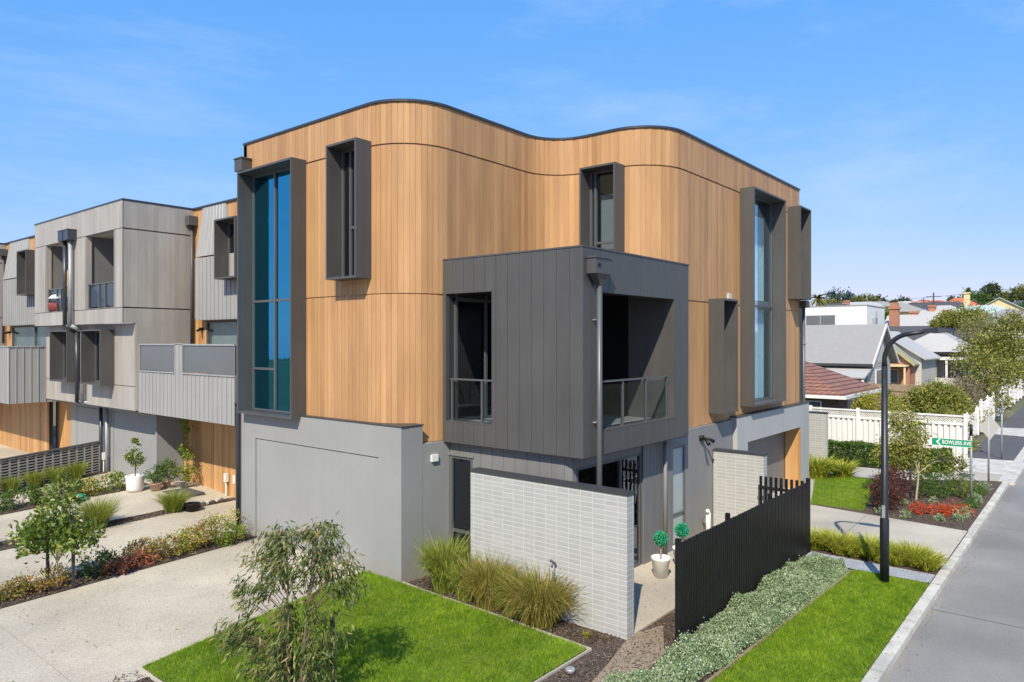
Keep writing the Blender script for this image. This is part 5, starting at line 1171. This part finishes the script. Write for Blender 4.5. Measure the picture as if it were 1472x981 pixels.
# skyline
sk = [('blue_gum', 'blue grey spreading gum left of centre on the skyline', 1205, 190, [(1208, 426, 26, 22), (1192, 432, 24, 14), (1218, 430, 18, 14)], 'lf_blue', 900),
      ('hill_tree', 'brown green domed tree right of the blue gum on the skyline', 1224, 200, [(1222, 434, 26, 18), (1234, 436, 18, 14)], 'lf_olive', 1100),
      ('hill_tree', 'wide yellow olive tree above the white modern house', 1248, 205, [(1245, 435, 26, 16), (1256, 436, 18, 15)], 'lf_olive', 1200),
      ('hill_tree', 'orange tinged low tree under the blue gum', 1192, 185, [(1192, 440, 30, 14)], 'lf_khaki', 900),
      ('hill_tree', 'dark pointed tree right of the white modern house', 1268, 205, [(1266, 436, 12, 20), (1276, 440, 18, 14)], 'lf_dark', 1000),
      ('hill_tree', 'low dark tree in front of the distant apartments', 1300, 190, [(1298, 438, 22, 14), (1285, 441, 14, 10)], 'lf_dark', 900),
      ('hill_tree', 'small dark dome behind the orange tiled roof', 1372, 230, [(1372, 434, 16, 12)], 'lf_dark', 700),
      ('cypress', 'upright bright cypress on the skyline beside the big gum', 1391, 200, [(1391, 430, 9, 24), (1391, 422, 6, 12)], 'lf_green', 900),
      ('hill_tree', 'large dense green tree between cypress and big gum', 1402, 205, [(1402, 432, 26, 24), (1414, 434, 20, 20)], 'lf_green', 1500),
      ('big_gum', 'largest dark gum standing above the skyline at right', 1424, 210, [(1423, 418, 24, 16), (1418, 424, 22, 18), (1434, 426, 14, 16), (1428, 412, 14, 8)], 'lf_dark', 1600),
      ('hill_tree', 'yellow olive tree behind the cream gabled house', 1446, 205, [(1444, 430, 22, 16), (1438, 436, 20, 12)], 'lf_olive', 1000),
      ('hill_tree', 'dark brown tree at the right edge of the skyline', 1465, 190, [(1466, 424, 24, 22), (1472, 430, 20, 20)], 'lf_olive', 1500),
      ('hill_tree', 'low green tree beside the red chimney', 1275, 125, [(1276, 452, 24, 16)], 'lf_bright', 900),
      ('hill_tree', 'olive tree at the right edge below the skyline', 1466, 150, [(1462, 448, 24, 14), (1472, 444, 20, 18)], 'lf_green', 900)]
for i, (nm, lb, px, d, bl, mt, n) in enumerate(sk):
    bgtree(nm, lb, px, d, bl, n, .75 if d > 150 else .45, mt, tr=.35, group='trees on the far hill', seed=40+i, k=3)
# palm
R = thing('palm_tree', 'palm tree on the skyline next to the corner house', 'palm', (*at(1176, 500, 150)[:2], hill(*at(1176, 500, 150)[:2])))
x, y, z = at(1176, 429, 150); MB().tube([(x, y, R.location.z), (x, y, z)], [.45, .35], 8).build('trunk', M['bark'], R)
mb = MB(); rr = random.Random(3)
for i in range(38):
    a = rr.uniform(0, 2*PI); el = rr.uniform(-.5, 1.2); Lf = 2.6; pts = []
    for j in range(6):
        t = j/5; pts.append(Vector((x+math.cos(a)*Lf*t*math.cos(el*.7), y+math.sin(a)*Lf*t*math.cos(el*.7), z+Lf*t*math.sin(el)-1.6*t*t)))
    for j in range(5):
        p, q = pts[j], pts[j+1]; sd = Vector((-math.sin(a), math.cos(a), -.5))*(.32*(1-j/6))
        mb.add([p, q, q+sd, p+sd, p-Vector((sd.x, sd.y, -sd.z)), q-Vector((sd.x, sd.y, -sd.z))], [(0, 1, 2, 3), (0, 4, 5, 1)])
mb.build('crown', M['lf_olive'], R); adopt(R)

# ================================================================== BACKGROUND HOUSES
def gable(mb, x0, x1, y0, y1, ze, zr, axis, oh=.3, t=.12):
    """gable roof; axis 'Y' means ridge along Y"""
    if axis == 'Y':
        xm = (x0+x1)/2; prof = [(x0-oh, ze-oh*(zr-ze)/(xm-x0)), (xm, zr), (x1+oh, ze-oh*(zr-ze)/(xm-x0))]
        f = lambda a, b, z: (a, b, z); r0, r1 = y0-oh, y1+oh
    else:
        ym = (y0+y1)/2; prof = [(y0-oh, ze-oh*(zr-ze)/(ym-y0)), (ym, zr), (y1+oh, ze-oh*(zr-ze)/(ym-y0))]
        f = lambda a, b, z: (b, a, z); r0, r1 = x0-oh, x1+oh
    pts = prof+[(a, z-t) for a, z in prof[::-1]]
    n = 6; vs = [f(a, r0, z) for a, z in pts]+[f(a, r1, z) for a, z in pts]
    mb.add(vs, [(0,1,4,5),(1,2,3,4),(6+5,6+4,6+1,6+0),(6+4,6+3,6+2,6+1)]+[(i,(i+1)%n,n+(i+1)%n,n+i) for i in range(n)]); return mb
def gable_wall(mb, x0, x1, y0, y1, z0, ze, zr, axis, t=.12):
    mb.box(x0, x1, y0, y1, z0, ze-.1)
    if axis == 'Y':
        xm = (x0+x1)/2
        for yy in (y0, y1-.1): mb.add([(x0, yy, ze-.1), (x1, yy, ze-.1), (xm, yy, zr-t*1.4), (x0, yy+.1, ze-.1), (x1, yy+.1, ze-.1), (xm, yy+.1, zr-t*1.4)], [(0,1,2),(5,4,3),(0,3,4,1),(1,4,5,2),(2,5,3,0)])
    else:
        ym = (y0+y1)/2
        for xx in (x0, x1-.1): mb.add([(xx, y0, ze-.1), (xx, y1, ze-.1), (xx, ym, zr-t*1.4), (xx+.1, y0, ze-.1), (xx+.1, y1, ze-.1), (xx+.1, ym, zr-t*1.4)], [(0,1,2),(5,4,3),(0,3,4,1),(1,4,5,2),(2,5,3,0)])
    return mb
def hip(mb, x0, x1, y0, y1, ze, h, oh=.4):
    x0 -= oh; x1 += oh; y0 -= oh; y1 += oh; w = min(x1-x0, y1-y0)/2
    if x1-x0 < y1-y0: A, Bq = ((x0+x1)/2, y0+w), ((x0+x1)/2, y1-w)
    else: A, Bq = (x0+w, (y0+y1)/2), (x1-w, (y0+y1)/2)
    v = [(x0,y0,ze),(x1,y0,ze),(x1,y1,ze),(x0,y1,ze),(*A, ze+h),(*Bq, ze+h)]
    if x1-x0 < y1-y0: f = [(0,1,4),(1,2,5,4),(2,3,5),(3,0,4,5)]
    else: f = [(0,1,5,4),(1,2,5),(2,3,4,5),(3,0,4)]
    return mb.add(v, f+[(3,2,1,0)])
def win(R, F, a0, a1, z0, z1, glass='glass_dark', frame='white', mull=True):
    w = MB().fbox(F, a0, a1, 0, .06, z0, z1).build('window', M[frame], R)
    mb = MB(); m = (a0+a1)/2
    if mull: mb.fbox(F, a0+.06, m-.03, .06, .075, z0+.06, z1-.06).fbox(F, m+.03, a1-.06, .06, .075, z0+.06, z1-.06)
    else: mb.fbox(F, a0+.06, a1-.06, .06, .075, z0+.06, z1-.06)
    mb.build('pane', M['glass_grey'], w)
# brown tiled house
R = thing('tiled_house', 'low house with brown tiled hip roof and white gutter behind the lattice fence', 'house', (38.8, 10.4, 0))
MB().box(38.8, 45.9, 10.4, 24, -.1, 1.9).build('wall', M['brick_dark'], R)
hip(MB(), 38.8, 45.9, 10.4, 24, 2.0, 1.95).build('roof', M['roof_brown'], R)
MB().box(38.3, 38.42, 9.9, 24.5, 1.86, 2.02).box(38.42, 46.4, 9.9, 10.02, 1.86, 2.02).build('gutter', M['white'], R)
MB().box(38.42, 46.3, 10.02, 10.4, 1.84, 1.88).box(38.42, 38.8, 10.4, 24, 1.84, 1.88).build('eave', M['offwhite'], R)
win(R, XF(38.8), 11.2, 12.8, .6, 1.7); win(R, YF(10.4), 40.5, 42.3, .6, 1.7); adopt(R)
# grey gable house
R = thing('grey_gable_house', 'weatherboard house with a broad grey sheet roof and steep gable', 'house', (54.8, 12.8, 0))
gable_wall(MB(), 54.9, 62.1, 12.8, 33, -.1, 3.6, 6.0, 'Y').build('wall', M['offwhite'], R)
gable(MB(), 54.9, 62.1, 12.8, 33, 3.5, 6.05, 'Y', .45, .15).build('roof', M['roof_grey'], R)
MB().box(54.2, 54.4, 12.3, 33.4, 3.02, 3.2).build('gutter', M['charcoal_dark'], R)
MB().add([(52.6, 12.4, 2.35), (54.88, 12.4, 3.0), (54.88, 33, 3.0), (52.6, 33, 2.35), (52.6, 12.4, 2.25), (54.88, 12.4, 2.9), (54.88, 33, 2.9), (52.6, 33, 2.25)], [(0,1,2,3),(7,6,5,4),(0,4,5,1),(0,3,7,4),(1,5,6,2),(2,6,7,3)]).build('veranda_roof', M['roof_pale'], R)
for y in (12.5, 15, 17.5, 20): MB().box(52.7, 52.85, y, y+.15, -.1, 2.3).build('veranda_post', M['white'], R)
mb = MB(); f = YF(12.8)
for i in range(13): mb.fbox(f, 54.95, 62.05, .0, .02, .3+i*.24, .3+i*.24+.2)
mb.build('weatherboard', M['roof_pale'], R)
win(R, YF(12.78), 57.2, 59.4, 1.2, 2.7); win(R, XF(54.9), 14, 15.6, .9, 2.2)
mb = MB(); xm = 58.5
for s in (-1, 1): mb.add([(xm, 12.26, 6.12), (xm+s*4.1, 12.26, 3.22), (xm+s*4.1, 12.26, 2.98), (xm, 12.26, 5.86), (xm, 12.34, 6.12), (xm+s*4.1, 12.34, 3.22), (xm+s*4.1, 12.34, 2.98), (xm, 12.34, 5.86)], [(0,1,2,3),(7,6,5,4),(0,4,5,1),(3,2,6,7),(1,5,6,2)])
mb.build('bargeboard', M['white'], R); adopt(R)
# brick porch house
x, y, _ = at(1318, 500, 66)
R = thing('brick_porch_house', 'orange brick house with khaki porch gable and cream trim', 'house', (x, y, 0))
bx, by = x, y
gable_wall(MB(), bx+1, bx+9, by-.2, by+7, -.1, 3.4, 5.6, 'X').build('wall', M['offwhite'], R)
gable(MB(), bx+1, bx+9, by-.2, by+7, 3.4, 5.8, 'X', .4).build('roof', M['roof_pale'], R)
gable_wall(MB(), bx-1.6, bx+1, by+.3, by+3.6, -.1, 2.9, 4.3, 'X').build('porch_wall', M['brick_red'], R)
gable(MB(), bx-1.6, bx+1, by+.3, by+3.6, 3.0, 4.5, 'X', .35).build('porch_roof', M['roof_khaki'], R)
MB().box(bx-3.2, bx-1.62, by+.3, by+3.6, 2.5, 2.65).build('awning', M['cream'], R)
for a in (by+.35, by+1.9, by+3.4): MB().box(bx-3.1, bx-2.95, a, a+.15, -.1, 2.5).build('porch_post', M['cream'], R)
mb = MB()
for s in (-1, 1): mb.add([(bx-2.0, by+1.95, 4.62), (bx-2.0, by+1.95+s*2.1, 2.8), (bx-2.0, by+1.95+s*2.1, 2.5), (bx-2.0, by+1.95, 4.3), (bx-1.9, by+1.95, 4.62), (bx-1.9, by+1.95+s*2.1, 2.8), (bx-1.9, by+1.95+s*2.1, 2.5), (bx-1.9, by+1.95, 4.3)], [(0,1,2,3),(7,6,5,4),(0,4,5,1),(3,2,6,7),(1,5,6,2)])
mb.build('bargeboard', M['olive_trim'], R)
win(R, XF(bx-1.6), by+1.2, by+2.6, .9, 2.2, frame='cream'); adopt(R)
# veranda house
x, y, _ = at(1362, 500, 74); bx, by = x-1, y-2
R = thing('veranda_house', 'pale roofed house with white veranda posts and dark windows', 'house', (bx, by, 0))
MB().box(bx, bx+9, by, by+6.5, -.1, 3.2).build('wall', M['offwhite'], R)
hip(MB(), bx, bx+9, by, by+6.5, 3.7, 2.3, .5).build('roof', M['roof_pale'], R)
MB().box(bx-1.8, bx, by-.3, by+6.5, 2.9, 3.02).build('veranda_roof', M['white'], R)
MB().box(bx-1.8, bx-1.7, by-.3, by+6.5, .6, 1.1).build('veranda_rail', M['offwhite'], R)
for a in (by-.25, by+1.6, by+3.2, by+5.5): MB().box(bx-1.78, bx-1.62, a, a+.18, -.1, 2.9).build('veranda_post', M['white'], R)
win(R, XF(bx), by+.4, by+2.2, .9, 2.6); win(R, XF(bx), by+3.6, by+5.4, .9, 2.6); adopt(R)
# white modern boxes
x0, y0, z0 = at(1246, 467, 85)
R = thing('modern_white_house', 'flat roofed white box house behind the broad grey roof', 'house', (x0, y0, 0))
MB().box(x0, x0+9, y0, y0+11, 0, 9.0).build('wall', M['white'], R)
MB().box(x0-.05, x0+9.1, y0-.05, y0+11.05, 9.0, 9.12).build('roof_capping', M['roof_grey'], R)
MB().box(x0+.4, x0+9, y0+11, y0+24, 0, 7.0).build('side_wing', M['offwhite'], R)
MB().box(x0-.6, x0+9, y0+10.4, y0+24, 8.0, 8.5).build('wing_roof', M['roof_grey'], R)
MB().box(x0+.7, x0+9, y0+11.0, y0+24, 7.0, 8.0).build('wing_window_wall', M['glass_grey'], R)
mb = MB()
for i in range(6): mb.fbox(XF(x0+.7), y0+11.5+i*2, y0+11.7+i*2, 0, .08, 7.0, 8.0)
mb.build('window_mullion', M['white'], R)
win(R, XF(x0), y0+3.5, y0+7, 6.6, 8.0, frame='offwhite')
MB().box(x0+2.5, x0+3.5, y0-.4, y0, 6.2, 7.6).tube([(x0+3, y0-.4, 7.6), (x0+3, y0-.4, 8.4)], .08, 6).build('wall_unit', M['metal'], R); adopt(R)
# chimney house
x, y, _ = at(1290, 460, 108); R = thing('chimney_house', 'pale roofed house with tall orange brick chimney', 'house', (x, y, .6))
gable_wall(MB(), x, x+9, y-8, y+2, .3, 6.3, 8.6, 'Y').build('wall', M['white'], R)
rf = gable(MB(), x, x+9, y-8, y+2, 6.3, 8.8, 'Y').build('roof', M['roof_pale'], R)
MB().box(x-.6, x+.6, y-.2, y+1.0, 3, 9.6).box(x-.75, x+.75, y-.35, y+1.15, 9.6, 9.9).box(x-.5, x+.5, y-.1, y+.9, 9.9, 10.6).build('chimney', M['brick_red'], rf); win(R, XF(x), y-6, y-4, 4.5, 5.8); adopt(R)
# long dark shed
x, y, _ = at(1320, 470, 92); R = thing('dark_roof_shed', 'long low shed with a dark brown roof', 'shed', (x, y, 0))
MB().box(x, x+6, y-6, y+6, -.1, 5.2).build('wall', M['brick_dark'], R)
gable(MB(), x, x+6, y-6, y+6, 5.2, 6.8, 'Y', .4).build('roof', M['roof_dark'], R); win(R, XF(x), y-3, y-1, 3.4, 4.6); adopt(R)
# distant houses on the hill
def far_house(px, py, d, w, dep, hw, hr, wall, roof, label, axis='Y', chim=(), kind='hip'):
    """px,py = eave centre pixel of the facing side"""
    x, y, z = at(px, py, d); R = thing('hill_house', label, 'house', (x, y, hill(x, y)), 'houses on the far hill')
    y0, y1 = y-w/2, y+w/2; zb = hill(x, y)-1
    if kind == 'hip':
        MB().box(x, x+dep, y0, y1, zb, z).build('wall', M[wall], R); rf = hip(MB(), x, x+dep, y0, y1, z, hr, .5).build('roof', M[roof], R)
    elif kind == 'gable':
        gable_wall(MB(), x, x+dep, y0, y1, zb, z, z+hr, 'X').build('wall', M[wall], R); rf = gable(MB(), x, x+dep, y0, y1, z, z+hr, 'X', .4).build('roof', M[roof], R)
    else:
        MB().box(x, x+dep, y0, y1, zb, z).build('wall', M[wall], R); rf = MB().box(x-.2, x+dep+.2, y0-.2, y1+.2, z, z+.25).build('roof', M[roof], R)
    f = XF(x)
    for i in range(max(1, int(w/4))):
        a = y0+1+i*4
        if a+1.6 < y1: win(R, f, a, a+1.6, z-2.2, z-.7)
    for (dy, h) in chim: MB().box(x+1, x+2, y+dy-.5, y+dy+.5, z-.5, z+h).box(x+.85, x+2.15, y+dy-.65, y+dy+.65, z+h, z+h+.3).build('chimney', M['brick_red'] if wall != 'cream' else M['cream'], rf)
    adopt(R)
far_house(1405, 454, 120, 13, 9, 3, 1.9, 'white', 'roof_green', 'white house with pale green hip roof on the hill')
far_house(1437, 447, 140, 9, 9, 3, 2.6, 'cream', 'roof_green', 'cream gabled house with two tall chimneys on the hill', kind='gable', chim=((-5.2, 3.6), (5.6, 3.6)))
far_house(1375, 446, 165, 11, 9, 3, 3.0, 'offwhite', 'roof_orange', 'house with orange tiled roof on the hill')
far_house(1337, 447, 150, 18, 9, 3, 2.0, 'offwhite', 'roof_dark', 'house with wide dark roof left of the orange one')
far_house(1312, 438, 260, 16, 10, 3, .3, 'terracotta', 'roof_grey', 'distant flat topped pinkish apartment block on the skyline', kind='flat')
far_house(1332, 460, 115, 11, 6, 3, .3, 'white', 'white', 'low white building with parapet below the dark roof', kind='flat', chim=((2.0, 1.2), (-2.5, 1.2)))
far_house(1228, 443, 170, 14, 8, 3, 1.6, 'offwhite', 'roof_pale', 'half hidden house behind the white modern box', chim=((2, 1.6),))
far_house(1300, 446, 180, 12, 8, 3, 2.4, 'offwhite', 'roof_pale', 'pale hip roofed house under the distant apartment block', chim=((-2, 1.8),))
far_house(1468, 440, 170, 9, 8, 3, 1.5, 'brick_dark', 'roof_dark', 'dark brick house at the right edge of the hill')
far_house(1462, 470, 88, 9, 9, 3, 1.8, 'offwhite', 'roof_grey', 'grey roofed house behind the leafy street tree')
far_house(1425, 474, 95, 12, 9, 3, 1.5, 'offwhite', 'roof_grey', 'grey roofed house behind the half bare tree')
far_house(1190, 446, 150, 12, 8, 3, 1.5, 'offwhite', 'roof_dark', 'dark roofed house at the left end of the hill beside the palm')
far_house(1283, 449, 135, 10, 8, 3, 2.0, 'cream', 'roof_khaki', 'khaki roofed house between the brick chimney and the white box house')
far_house(1352, 453, 125, 9, 7, 3, 1.8, 'white', 'roof_pale', 'white walled house with pale roof in front of the orange tiled one', chim=((1.5, 1.5),))
far_house(1388, 462, 108, 9, 8, 3, 1.7, 'offwhite', 'roof_dark', 'dark roofed house half hidden by the yellow green spreading tree')
far_house(1448, 458, 115, 9, 8, 3, 1.7, 'brick_red', 'roof_grey', 'red brick house with grey roof at the right of the hill foot')
far_house(1330, 441, 215, 15, 8, 3, 2.0, 'brick_red', 'roof_orange', 'red roofed house far off beside the tall power pole')
far_house(1260, 444, 180, 10, 8, 3, 2.0, 'brick_red', 'roof_grey', 'far brick house just above the white box house roof')
# paling fence in front of the porch house
R = thing('paling_boundary_fence', 'weathered brown paling fence below the brick porch', 'fence', (46, 9, 0))
x, y, _ = at(1305, 560, 46); mb = MB(); yy = y-2.2
while yy < y+3.5: mb.box(x, x+.03, yy, yy+.14, -.1, 2.0+random.uniform(-.02, .02)); yy += .15
mb.build('paling_panel', M['fencewood'], R); MB().box(x-.06, x, y-2.2, y+3.6, 1.55, 1.65).box(x-.06, x, y-2.2, y+3.6, .4, .5).build('rail', M['fencewood'], R); R.location = (x, y, 0)
for ch in [o for o in COL.objects if o.parent is R]: ch.location = (-x, -y, 0)
# power poles and lines
def pole(px, d, top, label, arms=True):
    x, y, z = at(px, top, d); zb = hill(x, y); R = thing('power_pole', label, 'power pole', (x, y, zb), 'power poles on the hill')
    MB().tube([(x, y, zb), (x, y, z)], [.22, .14], 8).build('pole', M['charcoal'], R)
    MB().box(x-.1, x+.1, y-1.4, y+1.4, z-.9, z-.75).box(x-.1, x+.1, y-1.0, y+1.0, z-1.9, z-1.78).build('crossarm', M['charcoal'], R); adopt(R); return (x, y, z-.8)
p1 = pole(1342, 150, 421, 'tall dark power pole standing above the dark roof')
p2 = pole(1328, 210, 428, 'smaller power pole left of the tall one')
p3 = pole(1325, 230, 430, 'faint power pole before the distant apartments')
x, y, z = at(1510, 408, 110); x2, y2, z2 = at(1150, 430, 230)
for i, (dz, lb) in enumerate(((0, 'highest overhead wire crossing the sky at right'), (-1.1, 'second overhead wire crossing the sky at right'), (-4.2, 'lowest overhead wire just above the far roofs'))):
    pts = [(x+(x2-x)*t, y+(y2-y)*t, z+(z2-z)*t+dz-3.0*4*t*(1-t)*.5) for t in np.linspace(0, 1, 20)]
    tag(MB().tube(pts, .028, 4).build('overhead_wire', M['charcoal']), lb, 'power line', 'overhead wires')
# trees across the corner behind the viewpoint (mirrored in the panes)
for i, (x, y, s) in enumerate(((-14, 14, 1.0), (-17, 24, 1.2), (-15, 34, .9), (6, -12, 1.0), (20, -13, 1.1))):
    tree('street_tree', ['street tree across the side street, opposite the front lawn', 'second street tree across the side street', 'farthest street tree across the side street', 'street tree across the road, nearest the corner', 'street tree across the road, farther along'][i], (x, y, 0), .16,
         [(x, y, 3.4*s, 1.7, 1.7, 1.2), (x+.8, y-.7, 4.2*s, 1.2, 1.2, 1.0), (x-.9, y+.6, 4.0*s, 1.2, 1.2, 1.0)], 2500, .2, .1, 'lf_dark', seed=70+i, group='street trees opposite', k=3)

# ================================================================== LIGHT, SKY, CAMERA
w = bpy.data.worlds.new('World'); scene.world = w; w.use_nodes = True; nt = w.node_tree; nt.nodes.clear()
out = nt.nodes.new('ShaderNodeOutputWorld'); bg = nt.nodes.new('ShaderNodeBackground'); sky = nt.nodes.new('ShaderNodeTexSky')
sky.sky_type = 'NISHITA'; sky.sun_disc = False; sky.sun_elevation = math.radians(43.9); sky.sun_rotation = math.radians(243.9)
sky.altitude = 50; sky.air_density = 1.0; sky.dust_density = .25; sky.ozone_density = 1.6
tc = nt.nodes.new('ShaderNodeTexCoord'); mp = nt.nodes.new('ShaderNodeMapping'); mp.inputs['Scale'].default_value = (1.2, 3.0, 9.0); mp.inputs['Rotation'].default_value = (0, .12, .5)
nt.links.new(tc.outputs['Generated'], mp.inputs[0])
n1 = nd(nt, 'ShaderNodeTexNoise', Scale=1.0, Detail=7, Roughness=.62); nt.links.new(mp.outputs[0], n1.inputs['Vector'])
r = ramp(nt, n1.outputs[0], [(.47, (0, 0, 0)), (.84, (1, 1, 1))])
sp = nt.nodes.new('ShaderNodeSeparateColor'); nt.links.new(sky.outputs[0], sp.inputs[0]); cc = nt.nodes.new('ShaderNodeCombineColor')
for ch, (k_, p_) in enumerate(((.76, .95), (2.02, .455), (5.6, .12))):      # clear-air grading of the sky, channel by channel
    nt.links.new(mathn(nt, 'MULTIPLY', mathn(nt, 'POWER', sp.outputs[ch], p_), k_), cc.inputs[ch])
tint = cc.outputs[0]
col = mixc(nt, mathn(nt, 'MULTIPLY', r, .5), tint, (4.6, 5.6, 7.0))
nt.links.new(col, bg.inputs[0]); bg.inputs[1].default_value = .122
nt.links.new(bg.outputs[0], out.inputs[0])
sl = bpy.data.lights.new('sun', 'SUN'); sl.energy = 4.8; sl.angle = math.radians(.5); sl.color = (1, .91, .75)
so = bpy.data.objects.new('sun', sl); COL.objects.link(so); so.location = (-20, -10, 30); so.rotation_euler = SUN.to_track_quat('-Z', 'Y').to_euler()
cam = bpy.data.cameras.new('camera'); co = bpy.data.objects.new('camera', cam); COL.objects.link(co); scene.camera = co
co.location = (0, 0, 4.8); co.rotation_euler = (PI/2, 0, -math.atan2(.7718, .6359)); cam.sensor_width = 36; cam.lens = 36*1030/1472; cam.clip_start = .1; cam.clip_end = 3000
scene.view_settings.view_transform = 'Standard'; scene.view_settings.look = 'None'; scene.view_settings.exposure = 0.28; scene.view_settings.gamma = 1
scene.render.engine = 'CYCLES'; scene.cycles.max_bounces = 8; scene.cycles.transparent_max_bounces = 12
